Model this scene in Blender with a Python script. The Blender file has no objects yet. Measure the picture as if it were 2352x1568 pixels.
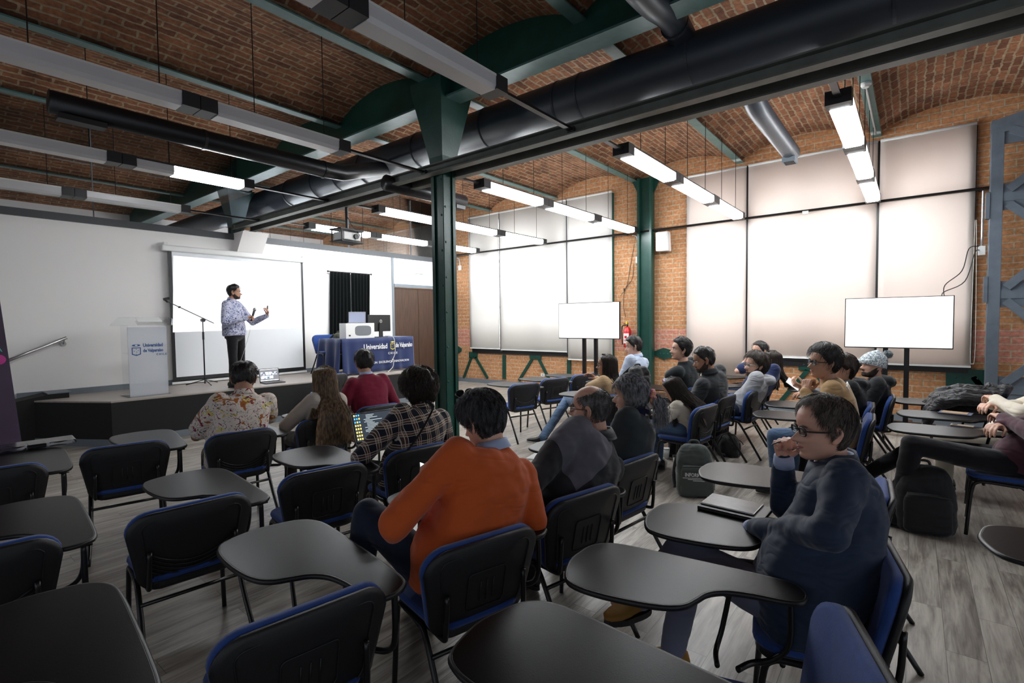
import bpy, bmesh, math, random
import numpy as np
from mathutils import Vector, Matrix, Euler, noise
random.seed(7); np.random.seed(7)
SC = bpy.context.scene
COL = SC.collection
PI = math.pi
V = Vector

# ---------------------------------------------------------------- camera
CAM_Z = 1.65
FPX = 1152.409
_yaw, _pit, _roll = [math.radians(a) for a in (38.6585461, -2.38891693, -0.68876959)]
FWD = V((math.cos(_yaw)*math.cos(_pit), math.sin(_yaw)*math.cos(_pit), math.sin(_pit)))
_rt = V((math.sin(_yaw), -math.cos(_yaw), 0))
_up = _rt.cross(FWD)
RGT = _rt*math.cos(_roll) + _up*math.sin(_roll)
UPV = _up*math.cos(_roll) - _rt*math.sin(_roll)
cam = bpy.data.cameras.new('camera')
cam.sensor_width = 36.0
cam.lens = 36.0*FPX/2352
cam.clip_start = 0.05
cam_o = bpy.data.objects.new('camera', cam)
COL.objects.link(cam_o)
cam_o.matrix_world = Matrix(((RGT.x, UPV.x, -FWD.x, 0), (RGT.y, UPV.y, -FWD.y, 0), (RGT.z, UPV.z, -FWD.z, CAM_Z), (0, 0, 0, 1)))
SC.camera = cam_o

def at(px, py, x=None, y=None, z=None):
    """the point of the room seen at a pixel of the 2352x1568 photograph, on a known plane"""
    d = FWD + RGT*((px-1176)/FPX) - UPV*((py-784)/FPX)
    if x is not None: t = x/d.x
    elif y is not None: t = y/d.y
    else: t = (z-CAM_Z)/d.z
    return V((0, 0, CAM_Z)) + d*t

# ---------------------------------------------------------------- world, exposure
SC.view_settings.view_transform = 'Standard'
SC.view_settings.look = 'None'
SC.view_settings.exposure = 1.65
SC.view_settings.gamma = 1.0
SC.view_settings.use_curve_mapping = False
SC.cycles.use_denoising = True
SC.cycles.max_bounces = 7
SC.cycles.diffuse_bounces = 4
SC.cycles.glossy_bounces = 3
SC.cycles.transmission_bounces = 4
SC.cycles.transparent_max_bounces = 10
SC.cycles.sample_clamp_indirect = 6
SC.cycles.caustics_reflective = False
SC.cycles.caustics_refractive = False
world = bpy.data.worlds.new('world'); SC.world = world
world.use_nodes = True
bg = world.node_tree.nodes['Background']
bg.inputs[0].default_value = (0.80, 0.88, 1.0, 1)
WORLD_STRENGTH = 0.21
TUBE = 13.0
BLIND_LIGHT = 84.0
bg.inputs[1].default_value = WORLD_STRENGTH

def area(name, loc, size, energy, rot, color=(1, 1, 1)):
    l = bpy.data.lights.new(name, 'AREA'); l.shape = 'RECTANGLE'; l.size = size[0]; l.size_y = size[1]
    l.energy = energy; l.color = color
    o = bpy.data.objects.new(name, l); o.location = loc; o.rotation_euler = rot; COL.objects.link(o)
    return o
# daylight arriving from outside through the two big windows, behind the blinds
area('daylight', (10.75, 1.4, 2.6), (3.7, 4.3), BLIND_LIGHT*4.2, (0, PI/2, 0), (1.0, .93, .88))
area('daylight', (10.75, 7.2, 2.6), (3.7, 4.3), BLIND_LIGHT*4.2, (0, PI/2, 0), (1.0, .98, .96))

# ---------------------------------------------------------------- materials
def new_mat(name):
    m = bpy.data.materials.new(name); m.use_nodes = True
    return m, m.node_tree, m.node_tree.nodes['Principled BSDF']
def node(nt, kind, **kw):
    n = nt.nodes.new(kind)
    for k, v in kw.items():
        if k in n.inputs: n.inputs[k].default_value = v
        else: setattr(n, k, v)
    return n
def mat(name, col, rough=.6, metal=0, spec=.5, emit=None, estr=1, bump=0, bscale=60, var=0, vscale=8, coat=0, sheen=0, alpha=1, stretch=None, trans=0):
    m, nt, b = new_mat(name)
    b.inputs['Base Color'].default_value = (*col, 1)
    b.inputs['Roughness'].default_value = rough
    b.inputs['Metallic'].default_value = metal
    b.inputs['Specular IOR Level'].default_value = spec
    b.inputs['Coat Weight'].default_value = coat
    b.inputs['Sheen Weight'].default_value = sheen
    b.inputs['Alpha'].default_value = alpha
    b.inputs['Transmission Weight'].default_value = trans
    if emit:
        b.inputs['Emission Color'].default_value = (*emit, 1); b.inputs['Emission Strength'].default_value = estr
    tc = node(nt, 'ShaderNodeTexCoord')
    src = tc.outputs['Object']
    if stretch:
        mp = node(nt, 'ShaderNodeMapping'); mp.inputs['Scale'].default_value = stretch
        nt.links.new(src, mp.inputs[0]); src = mp.outputs[0]
    if var:
        n = node(nt, 'ShaderNodeTexNoise', Scale=vscale, Detail=4.0)
        nt.links.new(src, n.inputs['Vector'])
        r = node(nt, 'ShaderNodeMapRange'); r.inputs[1].default_value = .3; r.inputs[2].default_value = .7
        r.inputs[3].default_value = 1-var; r.inputs[4].default_value = 1+var
        nt.links.new(n.outputs[0], r.inputs[0])
        mx = node(nt, 'ShaderNodeVectorMath', operation='SCALE'); mx.inputs[0].default_value = col
        nt.links.new(r.outputs[0], mx.inputs['Scale'])
        nt.links.new(mx.outputs[0], b.inputs['Base Color'])
    if bump:
        n = node(nt, 'ShaderNodeTexNoise', Scale=bscale, Detail=3.0)
        nt.links.new(src, n.inputs['Vector'])
        bp = node(nt, 'ShaderNodeBump', Strength=bump, Distance=.01)
        nt.links.new(n.outputs[0], bp.inputs['Height']); nt.links.new(bp.outputs[0], b.inputs['Normal'])
    return m
def ramp(nt, stops, interp='LINEAR'):
    r = nt.nodes.new('ShaderNodeValToRGB'); r.color_ramp.interpolation = interp
    e = r.color_ramp.elements
    while len(e) < len(stops): e.new(.5)
    for i, (p, c) in enumerate(stops):
        e[i].position = p; e[i].color = (*c, 1) if len(c) == 3 else c
    return r
def mixc(nt, fac, a, b, mode='MIX'):
    m = nt.nodes.new('ShaderNodeMix'); m.data_type = 'RGBA'; m.blend_type = mode
    if isinstance(fac, (int, float)): m.inputs[0].default_value = fac
    else: nt.links.new(fac, m.inputs[0])
    for s, v in ((6, a), (7, b)):
        if isinstance(v, tuple): m.inputs[s].default_value = (*v, 1)
        else: nt.links.new(v, m.inputs[s])
    return m.outputs[2]
def math_n(nt, op, a, b=None):
    m = nt.nodes.new('ShaderNodeMath'); m.operation = op
    for i, v in enumerate((a, b)):
        if v is None: continue
        if isinstance(v, (int, float)): m.inputs[i].default_value = v
        else: nt.links.new(v, m.inputs[i])
    return m.outputs[0]

def brick_mat(name, c1, c2, mortar, bw, bh, ms=.012, axes='yz', pink=None, rough_edges=.02, darkvar=.5, uv=False):
    m, nt, b = new_mat(name)
    tc = node(nt, 'ShaderNodeTexCoord')
    if uv: vec = tc.outputs['UV']
    else:
        sx = node(nt, 'ShaderNodeSeparateXYZ'); nt.links.new(tc.outputs['Object'], sx.inputs[0])
        cx = node(nt, 'ShaderNodeCombineXYZ')
        nt.links.new(sx.outputs['XYZ'.index(axes[0].upper())], cx.inputs[0]); nt.links.new(sx.outputs['XYZ'.index(axes[1].upper())], cx.inputs[1])
        vec = cx.outputs[0]
    nz = node(nt, 'ShaderNodeTexNoise', Scale=9.0, Detail=3.0); nt.links.new(vec, nz.inputs['Vector'])
    sub = node(nt, 'ShaderNodeVectorMath', operation='SUBTRACT'); nt.links.new(nz.outputs['Color'], sub.inputs[0]); sub.inputs[1].default_value = (.5, .5, .5)
    sc = node(nt, 'ShaderNodeVectorMath', operation='SCALE'); nt.links.new(sub.outputs[0], sc.inputs[0]); sc.inputs['Scale'].default_value = rough_edges
    ad = node(nt, 'ShaderNodeVectorMath', operation='ADD'); nt.links.new(vec, ad.inputs[0]); nt.links.new(sc.outputs[0], ad.inputs[1])
    br = node(nt, 'ShaderNodeTexBrick')
    nt.links.new(ad.outputs[0], br.inputs['Vector'])
    br.inputs['Scale'].default_value = 1; br.inputs['Brick Width'].default_value = bw; br.inputs['Row Height'].default_value = bh
    br.inputs['Mortar Size'].default_value = ms; br.inputs['Mortar Smooth'].default_value = .25; br.inputs['Bias'].default_value = -.1
    br.inputs['Color1'].default_value = (*c1, 1); br.inputs['Color2'].default_value = (*c2, 1); br.inputs['Mortar'].default_value = (*mortar, 1)
    n2 = node(nt, 'ShaderNodeTexNoise', Scale=2.2, Detail=6.0, Roughness=.7); nt.links.new(vec, n2.inputs['Vector'])
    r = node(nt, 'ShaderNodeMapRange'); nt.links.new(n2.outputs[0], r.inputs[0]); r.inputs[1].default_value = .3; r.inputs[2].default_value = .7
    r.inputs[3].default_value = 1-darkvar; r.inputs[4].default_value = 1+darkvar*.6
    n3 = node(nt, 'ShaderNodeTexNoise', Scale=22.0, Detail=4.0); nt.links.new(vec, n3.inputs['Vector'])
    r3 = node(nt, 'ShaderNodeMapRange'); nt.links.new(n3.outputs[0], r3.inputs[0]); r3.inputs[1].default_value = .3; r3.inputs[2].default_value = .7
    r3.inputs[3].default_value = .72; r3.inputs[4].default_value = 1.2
    col = br.outputs['Color']
    if pink:
        zz = sx.outputs[2]
        f = math_n(nt, 'MULTIPLY', math_n(nt, 'LESS_THAN', zz, pink[1]), math_n(nt, 'GREATER_THAN', zz, .98))
        tint = mixc(nt, f, (1., 1., 1.), pink[0])
        nf = math_n(nt, 'SUBTRACT', 1.0, br.outputs['Fac'])
        tint2 = mixc(nt, nf, (1., 1., 1.), tint)
        col = mixc(nt, 1.0, col, tint2, 'MULTIPLY')
    k = math_n(nt, 'MULTIPLY', r.outputs[0], r3.outputs[0])
    s2 = node(nt, 'ShaderNodeVectorMath', operation='SCALE'); nt.links.new(col, s2.inputs[0]); nt.links.new(k, s2.inputs['Scale'])
    nt.links.new(s2.outputs[0], b.inputs['Base Color'])
    b.inputs['Roughness'].default_value = .9; b.inputs['Specular IOR Level'].default_value = .2
    h = math_n(nt, 'SUBTRACT', 1.0, br.outputs['Fac'])
    h2 = math_n(nt, 'ADD', h, math_n(nt, 'MULTIPLY', n3.outputs[0], .8))
    bp = node(nt, 'ShaderNodeBump', Strength=.6, Distance=.012); nt.links.new(h2, bp.inputs['Height']); nt.links.new(bp.outputs[0], b.inputs['Normal'])
    return m

M = {}
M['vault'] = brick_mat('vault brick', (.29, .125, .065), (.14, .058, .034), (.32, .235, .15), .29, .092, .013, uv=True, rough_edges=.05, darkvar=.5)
M['brick'] = brick_mat('wall brick', (.55, .27, .13), (.47, .22, .10), (.50, .40, .28), .27, .095, .009, axes='yz', pink=((1.12, .98, 1.5), 1.45), rough_edges=.008, darkvar=.12)
M['white_wall'] = mat('white wall', (.84, .815, .79), .75, bump=.03, bscale=30)
M['glassy'] = None

def floor_mat():
    m, nt, b = new_mat('vinyl planks')
    tc = node(nt, 'ShaderNodeTexCoord'); vec = tc.outputs['Object']
    br = node(nt, 'ShaderNodeTexBrick'); nt.links.new(vec, br.inputs['Vector'])
    br.offset = .37; br.inputs['Scale'].default_value = 1; br.inputs['Brick Width'].default_value = 1.22; br.inputs['Row Height'].default_value = .152
    br.inputs['Mortar Size'].default_value = .0012; br.inputs['Bias'].default_value = 0
    br.inputs['Color1'].default_value = (0, 0, 0, 1); br.inputs['Color2'].default_value = (1, 1, 1, 1); br.inputs['Mortar'].default_value = (.4, .4, .4, 1)
    # grain shifted plank by plank
    sc = node(nt, 'ShaderNodeVectorMath', operation='SCALE'); nt.links.new(br.outputs['Color'], sc.inputs[0]); sc.inputs['Scale'].default_value = 37.0
    ad = node(nt, 'ShaderNodeVectorMath', operation='ADD'); nt.links.new(vec, ad.inputs[0]); nt.links.new(sc.outputs[0], ad.inputs[1])
    mp = node(nt, 'ShaderNodeMapping'); mp.inputs['Scale'].default_value = (1.3, 11, 1); nt.links.new(ad.outputs[0], mp.inputs[0])
    n1 = node(nt, 'ShaderNodeTexNoise', Scale=1.6, Detail=7.0, Roughness=.62, Distortion=.6); nt.links.new(mp.outputs[0], n1.inputs['Vector'])
    mp2 = node(nt, 'ShaderNodeMapping'); mp2.inputs['Scale'].default_value = (3, 60, 1); nt.links.new(ad.outputs[0], mp2.inputs[0])
    n2 = node(nt, 'ShaderNodeTexNoise', Scale=2.0, Detail=4.0); nt.links.new(mp2.outputs[0], n2.inputs['Vector'])
    r = ramp(nt, [(.28, (.095, .080, .068)), (.42, (.22, .19, .162)), (.55, (.37, .335, .29)), (.72, (.52, .48, .42))])
    f = math_n(nt, 'ADD', math_n(nt, 'MULTIPLY', n1.outputs[0], .8), math_n(nt, 'MULTIPLY', n2.outputs[0], .2))
    f2 = math_n(nt, 'ADD', f, math_n(nt, 'MULTIPLY', math_n(nt, 'SUBTRACT', br.outputs['Color'], .5), .10))
    nt.links.new(f2, r.inputs[0])
    col = mixc(nt, br.outputs['Fac'], r.outputs[0], (.08, .07, .06))
    nt.links.new(col, b.inputs['Base Color'])
    b.inputs['Roughness'].default_value = .33; b.inputs['Specular IOR Level'].default_value = .45
    bp = node(nt, 'ShaderNodeBump', Strength=.12, Distance=.004); nt.links.new(f, bp.inputs['Height']); nt.links.new(bp.outputs[0], b.inputs['Normal'])
    return m
M['floor'] = floor_mat()
M['green'] = mat('dark green paint', (.008, .052, .038), .36, spec=.5, bump=.12, bscale=35, var=.15)
M['teal'] = mat('green grey paint', (.07, .155, .145), .4, bump=.08, bscale=30, var=.15)
M['beam'] = mat('dark olive grey paint', (.12, .13, .115), .45, bump=.08, bscale=30, var=.15)
M['black'] = mat('black plastic', (.012, .012, .013), .42)
M['chairblack'] = mat('textured black plastic', (.010, .0105, .012), .40, bump=.25, bscale=600)
M['tube'] = mat('black painted steel', (.008, .008, .009), .28)
M['blue'] = mat('blue seat fabric', (.010, .055, .26), .85, sheen=.25, bump=.25, bscale=500, var=.12, vscale=30)
M['desk'] = mat('dark laminate', (.006, .0055, .006), .30, spec=.13, bump=.04, bscale=250)
M['duct'] = mat('dark painted duct', (.022, .028, .038), .42, bump=.10, bscale=6, var=.1, vscale=3)
M['blackduct'] = mat('black painted duct', (.008, .008, .010), .38, bump=.08, bscale=9)
M['greyframe'] = mat('blue grey painted steel', (.115, .14, .17), .42, bump=.1, bscale=25, var=.12)
M['blackcap'] = mat('black metal cap', (.02, .02, .022), .45)
M['plastic'] = mat('white plastic', (.72, .72, .70), .4)
M['metal'] = mat('brushed steel', (.45, .45, .45), .3, metal=1)
M['chrome'] = mat('galvanised pipe', (.55, .57, .60), .35, metal=.8)
M['greytrim'] = mat('grey trim', (.16, .185, .21), .5)
M['darktrim'] = mat('dark grey trim', (.055, .06, .068), .5)
M['stagetop'] = mat('stage laminate', (.36, .315, .28), .38, bump=.02, var=.12, vscale=3, stretch=(1, 9, 1))
M['stage'] = mat('black stage carpet', (.012, .012, .012), .9, bump=.4, bscale=400)
M['paper'] = mat('white paper', (.8, .8, .78), .7)
M['door'] = mat('dark brown wood', (.060, .030, .018), .45, var=.35, vscale=5, bump=.05, stretch=(14, 14, .6))
M['red'] = mat('red enamel', (.55, .012, .015), .25, coat=.4)
M['yellow'] = mat('yellow tag', (.85, .62, .02), .5)
M['tubeon'] = mat('lit diffuser', (.9, .9, .9), .5, emit=(.93, .97, 1.0), estr=TUBE)
M['tubeoff'] = mat('unlit prismatic diffuser', (.62, .62, .63), .22, spec=.7, bump=.15, bscale=40, stretch=(.2, 8, 8))
M['screen_on'] = mat('lit screen', (.02, .02, .02), .4, emit=(.97, .985, 1.0), estr=.8)
M['projected'] = mat('projected slide', (.8, .8, .8), .8, emit=(.93, .96, 1.0), estr=.25)
M['screenwhite'] = mat('projection screen fabric', (.80, .82, .84), .8)
M['cloth_blue'] = mat('navy table cloth', (.005, .017, .085), .8, sheen=.3, bump=.15, bscale=200)
M['curtain'] = mat('black velvet', (.002, .003, .003), .9, sheen=.05, spec=.1)
M['text_navy'] = mat('navy lettering', (.02, .08, .25), .5)
M['text_white'] = mat('white lettering', (.8, .8, .8), .6)
M['text_yellow'] = mat('yellow emblem', (.65, .55, .05), .6)
M['text_green'] = mat('pale green lettering', (.35, .75, .45), .6)
M['rope'] = mat('light cord', (.6, .58, .52), .7)
M['cardboard'] = mat('brown leather', (.16, .06, .03), .5)

def acrylic_mat(name, tint, gl=.35, rough=.03):
    m = bpy.data.materials.new(name); m.use_nodes = True; nt = m.node_tree; nt.nodes.clear()
    out = node(nt, 'ShaderNodeOutputMaterial')
    t = node(nt, 'ShaderNodeBsdfTransparent'); t.inputs[0].default_value = (*tint, 1)
    g = node(nt, 'ShaderNodeBsdfGlossy', Roughness=rough); g.inputs[0].default_value = (1, 1, 1, 1)
    fr = node(nt, 'ShaderNodeFresnel', IOR=1.5)
    f = math_n(nt, 'MULTIPLY', fr.outputs[0], gl*2)
    mx = node(nt, 'ShaderNodeMixShader'); nt.links.new(f, mx.inputs[0]); nt.links.new(t.outputs[0], mx.inputs[1]); nt.links.new(g.outputs[0], mx.inputs[2])
    nt.links.new(mx.outputs[0], out.inputs[0])
    return m
M['glass'] = acrylic_mat('window glass', (.90, .93, .96), .9)
M['acrylic'] = acrylic_mat('clear acrylic', (.965, .975, .98), .18)
M['plasticbag'] = acrylic_mat('clear plastic', (.55, .57, .60), .45, .12)
def frosted():
    m = bpy.data.materials.new('frosted acrylic'); m.use_nodes = True; nt = m.node_tree; nt.nodes.clear()
    out = node(nt, 'ShaderNodeOutputMaterial')
    t = node(nt, 'ShaderNodeBsdfTransparent')
    g = node(nt, 'ShaderNodeBsdfTranslucent'); g.inputs[0].default_value = (.85, .88, .92, 1)
    d = node(nt, 'ShaderNodeBsdfPrincipled'); d.inputs['Base Color'].default_value = (.72, .75, .8, 1); d.inputs['Roughness'].default_value = .2
    m1 = node(nt, 'ShaderNodeMixShader'); m1.inputs[0].default_value = .6; nt.links.new(g.outputs[0], m1.inputs[1]); nt.links.new(d.outputs[0], m1.inputs[2])
    m2 = node(nt, 'ShaderNodeMixShader'); m2.inputs[0].default_value = .62; nt.links.new(t.outputs[0], m2.inputs[1]); nt.links.new(m1.outputs[0], m2.inputs[2])
    nt.links.new(m2.outputs[0], out.inputs[0]); return m
M['frosted'] = frosted()
def blind_mat(name, col):
    m = bpy.data.materials.new(name); m.use_nodes = True; nt = m.node_tree; nt.nodes.clear()
    out = node(nt, 'ShaderNodeOutputMaterial')
    g = node(nt, 'ShaderNodeBsdfTranslucent'); g.inputs[0].default_value = (*col, 1)
    d = node(nt, 'ShaderNodeBsdfPrincipled'); d.inputs['Base Color'].default_value = (*col, 1); d.inputs['Roughness'].default_value = .55
    m1 = node(nt, 'ShaderNodeMixShader'); m1.inputs[0].default_value = .72; nt.links.new(g.outputs[0], m1.inputs[1]); nt.links.new(d.outputs[0], m1.inputs[2])
    nt.links.new(m1.outputs[0], out.inputs[0]); return m
M['blind'] = blind_mat('roller blind fabric', (.78, .705, .655))
M['blind2'] = blind_mat('whiter roller blind fabric', (.76, .74, .71))

# ---------------------------------------------------------------- mesh helpers
def link(o, parent=None):
    COL.objects.link(o)
    if parent is not None: o.parent = parent
    return o
def obj(name, bm, m, parent=None, smooth=False, loc=None, bevel=0):
    me = bpy.data.meshes.new(name)
    bmesh.ops.recalc_face_normals(bm, faces=bm.faces[:])
    bm.to_mesh(me); bm.free()
    ms = m if isinstance(m, (list, tuple)) else [m]
    for x in ms: me.materials.append(x)
    if smooth:
        for p in me.polygons: p.use_smooth = True
    o = bpy.data.objects.new(name, me); link(o, parent)
    if loc is not None: o.location = loc
    if bevel:
        b = o.modifiers.new('bevel', 'BEVEL'); b.width = bevel; b.segments = 2; b.limit_method = 'ANGLE'; b.angle_limit = .7
    return o
def tag(o, label=None, cat=None, group=None, kind=None):
    if label: o['label'] = label
    if cat: o['category'] = cat
    if group: o['group'] = group
    if kind: o['kind'] = kind
    return o
def thing(name, label, cat, loc=(0, 0, 0), rz=0, group=None):
    o = bpy.data.objects.new(name, None); o.empty_display_size = .1
    link(o); o.location = loc; o.rotation_euler = (0, 0, rz)
    return tag(o, label, cat, group)
def struct(o): o['kind'] = 'structure'; return o
def B(): return bmesh.new()
def box(bm, c, s, rot=None, mi=0):
    r = bmesh.ops.create_cube(bm, size=1)
    mt = Matrix.Diagonal((*s, 1))
    if rot is not None: mt = (rot.to_matrix().to_4x4() if isinstance(rot, Euler) else rot.to_4x4()) @ mt
    bmesh.ops.transform(bm, matrix=Matrix.Translation(V(c)) @ mt, verts=r['verts'])
    if mi:
        for v in r['verts']:
            for f in v.link_faces: f.material_index = mi
    return r['verts']
def bx2(bm, a, b, mi=0):
    a = V(a); b = V(b)
    return box(bm, (a+b)/2, [abs(b[i]-a[i]) for i in range(3)], mi=mi)
def frame_of(d):
    d = V(d).normalized()
    u = d.orthogonal().normalized() if abs(d.z) > .95 else V((0, 0, 1)).cross(d).normalized()
    return u, d.cross(u), d
def rc(bm, a, b, ra, rb=None, seg=12, ns=4, flat=None):
    """round-ended tapering limb from a to b"""
    a = V(a); b = V(b); rb = ra if rb is None else rb
    d = b-a
    if d.length < 1e-6: d = V((0, 0, 1e-5))
    u, w, n = frame_of(d)
    prof = []
    for i in range(ns+1):
        t = -PI/2 + PI/2*i/ns
        prof.append((a + n*(ra*math.sin(t)), max(ra*math.cos(t), 1e-4)))
    for i in range(ns+1):
        t = PI/2*i/ns
        prof.append((b + n*(rb*math.sin(t)), max(rb*math.cos(t), 1e-4)))
    rings = [[bm.verts.new(p + (u*math.cos(2*PI*k/seg) + w*math.sin(2*PI*k/seg))*r) for k in range(seg)] for p, r in prof]
    for i in range(len(rings)-1):
        for k in range(seg):
            bm.faces.new((rings[i][k], rings[i][(k+1) % seg], rings[i+1][(k+1) % seg], rings[i+1][k]))
    bm.faces.new(rings[0][::-1]); bm.faces.new(rings[-1])
def cyl(bm, a, b, r, r2=None, seg=16, mi=0):
    a = V(a); b = V(b); r2 = r if r2 is None else r2
    u, w, n = frame_of(b-a)
    R = [[bm.verts.new(p + (u*math.cos(2*PI*k/seg) + w*math.sin(2*PI*k/seg))*q) for k in range(seg)] for p, q in ((a, r), (b, r2))]
    fs = [bm.faces.new((R[0][k], R[0][(k+1) % seg], R[1][(k+1) % seg], R[1][k])) for k in range(seg)]
    fs += [bm.faces.new(R[0][::-1]), bm.faces.new(R[1])]
    for f in fs: f.material_index = mi
def catmull(pts, n=6, closed=False):
    pts = [V(p) for p in pts]; out = []; L = len(pts)
    rng = range(L) if closed else range(L-1)
    for i in rng:
        if closed: p0, p1, p2, p3 = pts[i-1], pts[i], pts[(i+1) % L], pts[(i+2) % L]
        else: p0, p1, p2, p3 = pts[max(i-1, 0)], pts[i], pts[i+1], pts[min(i+2, L-1)]
        for k in range(n):
            t = k/n
            out.append(.5*((2*p1) + (p2-p0)*t + (2*p0-5*p1+4*p2-p3)*t*t + (3*p1-p0-3*p2+p3)*t**3))
    if not closed: out.append(pts[-1])
    return out
def sweep(bm, pts, r, seg=10, smooth_n=0, closed=False, sx=1.0):
    if smooth_n: pts = catmull(pts, smooth_n, closed)
    pts = [V(p) for p in pts]; rings = []
    u = None
    for i, p in enumerate(pts):
        if closed: d = pts[(i+1) % len(pts)] - pts[i-1]
        else: d = pts[min(i+1, len(pts)-1)] - pts[max(i-1, 0)]
        d.normalize()
        if u is None: u = frame_of(d)[0]
        u = (u - d*u.dot(d)).normalized(); w = d.cross(u)
        rr = r[i] if isinstance(r, (list, tuple)) else r
        rings.append([bm.verts.new(p + u*(math.cos(2*PI*k/seg)*rr*sx) + w*(math.sin(2*PI*k/seg)*rr)) for k in range(seg)])
    n = len(rings)
    for i in range(n if closed else n-1):
        for k in range(seg):
            bm.faces.new((rings[i][k], rings[i][(k+1) % seg], rings[(i+1) % n][(k+1) % seg], rings[(i+1) % n][k]))
    if not closed:
        bm.faces.new(rings[0][::-1]); bm.faces.new(rings[-1])
def loft(bm, rings, cap=True):
    rs = [[bm.verts.new(p) for p in r] for r in rings]; n = len(rs[0])
    for i in range(len(rs)-1):
        for k in range(n):
            bm.faces.new((rs[i][k], rs[i][(k+1) % n], rs[i+1][(k+1) % n], rs[i+1][k]))
    if cap: bm.faces.new(rs[0][::-1]); bm.faces.new(rs[-1])
def ell(bm, c, s, rot=None, seg=16):
    r = bmesh.ops.create_uvsphere(bm, u_segments=seg, v_segments=max(8, seg*2//3), radius=1)
    mt = Matrix.Diagonal((*s, 1))
    if rot is not None: mt = rot.to_matrix().to_4x4() @ mt if not isinstance(rot, Matrix) else rot.to_4x4() @ mt
    bmesh.ops.transform(bm, matrix=Matrix.Translation(V(c)) @ mt, verts=r['verts'])
def prism(bm, pts, z0, z1):
    """closed outline extruded; pts in any plane are given as Vectors, z0 / z1 are offset Vectors"""
    a = [bm.verts.new(V(p)+V(z0)) for p in pts]; b = [bm.verts.new(V(p)+V(z1)) for p in pts]
    n = len(pts)
    bm.faces.new(a[::-1]); bm.faces.new(b)
    for k in range(n): bm.faces.new((a[k], a[(k+1) % n], b[(k+1) % n], b[k]))
def text(s, size, m, parent, name='lettering', loc=(0, 0, 0), rot=(PI/2, 0, 0), align='LEFT', ext=.0008, sx=1, bold=0, shear=0):
    c = bpy.data.curves.new(name, 'FONT'); c.body = s; c.size = size; c.extrude = ext; c.align_x = align; c.offset = bold; c.shear = shear; c.resolution_u = 2
    o = bpy.data.objects.new(name, c); COL.objects.link(o)
    bpy.context.view_layer.update()
    me = bpy.data.meshes.new_from_object(o.evaluated_get(bpy.context.evaluated_depsgraph_get()))
    bpy.data.objects.remove(o)
    me.materials.clear(); me.materials.append(m)
    t = bpy.data.objects.new(name, me); link(t, parent); t.location = loc; t.rotation_euler = rot; t.scale = (sx, 1, 1)
    return t
def copy_tree(o, parent=None):
    c = o.copy(); COL.objects.link(c)
    if parent is not None: c.parent = parent
    for ch in [x for x in bpy.data.objects if x.parent == o]: copy_tree(ch, c)
    return c
# ================================================================ the room
XW = 9.9          # window wall
YF = 9.9          # front wall
YB = 16.5         # far end of the next room, behind the glass
ZI = 4.47         # underside of the ceiling beams
GX = 4.28         # line of the main girder, the columns and the lower twin beam
ROWS = [0.5 + 2.02*k for k in range(-3, 9)]

bm = B(); bx2(bm, (-7, -6, -.1), (XW+.3, YB+.2, 0)); struct(obj('floor', bm, M['floor']))

# brick vaults between the ceiling beams
bm = B(); uvl = bm.loops.layers.uv.new('UVMap')
NA = 14; RISE = .26
for k in range(len(ROWS)-1):
    y0, y1 = ROWS[k], ROWS[k+1]
    prof = []; arc = 0
    for i in range(NA+1):
        t = i/NA; z = ZI+.04 + RISE*(1-(2*t-1)**2)**.85
        p = (y0+(y1-y0)*t, z)
        if prof: arc += math.dist(p, prof[-1][:2])
        prof.append((p[0], p[1], arc + k*7.3))
    for i in range(NA):
        a, b = prof[i], prof[i+1]
        vs = [bm.verts.new((x, q[0], q[1])) for q, x in ((a, -7), (a, XW+.3), (b, XW+.3), (b, -7))]
        f = bm.faces.new(vs); f.smooth = True
        for l, (q, x) in zip(f.loops, ((a, -7), (a, XW+.3), (b, XW+.3), (b, -7))): l[uvl].uv = (x + k*3.1, q[2])
bmesh.ops.remove_doubles(bm, verts=bm.verts[:], dist=1e-5)
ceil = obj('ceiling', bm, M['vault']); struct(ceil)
for p in ceil.data.polygons: p.use_smooth = True
bm = B(); bx2(bm, (-7, -6, ZI+.5), (XW+.3, YB+.2, ZI+.6)); struct(obj('ceiling_slab', bm, M['stage']))
for i, y in enumerate(ROWS):
    bm = B()
    box(bm, ((-7+XW)/2, y, ZI+.008), (XW+7, .13, .016)); box(bm, ((-7+XW)/2, y, ZI+.125), (XW+7, .012, .2))
    struct(obj('trim_%d' % (i+1), bm, M['teal']))

# window wall: brick with two tall openings
W1 = (-.62, 3.42); W2 = (5.12, 9.22); ZS = .86; ZT = 4.36
bm = B(); x0, x1 = XW, XW+.32
bx2(bm, (x0, -6, 0), (x1, W1[0], 5)); bx2(bm, (x0, W1[1], 0), (x1, W2[0], 5)); bx2(bm, (x0, W2[1], 0), (x1, YB, 5))
for w in (W1, W2):
    bx2(bm, (x0, w[0], 0), (x1, w[1], ZS)); bx2(bm, (x0, w[0], ZT), (x1, w[1], 5))
struct(obj('wall_right', bm, M['brick']))
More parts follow.
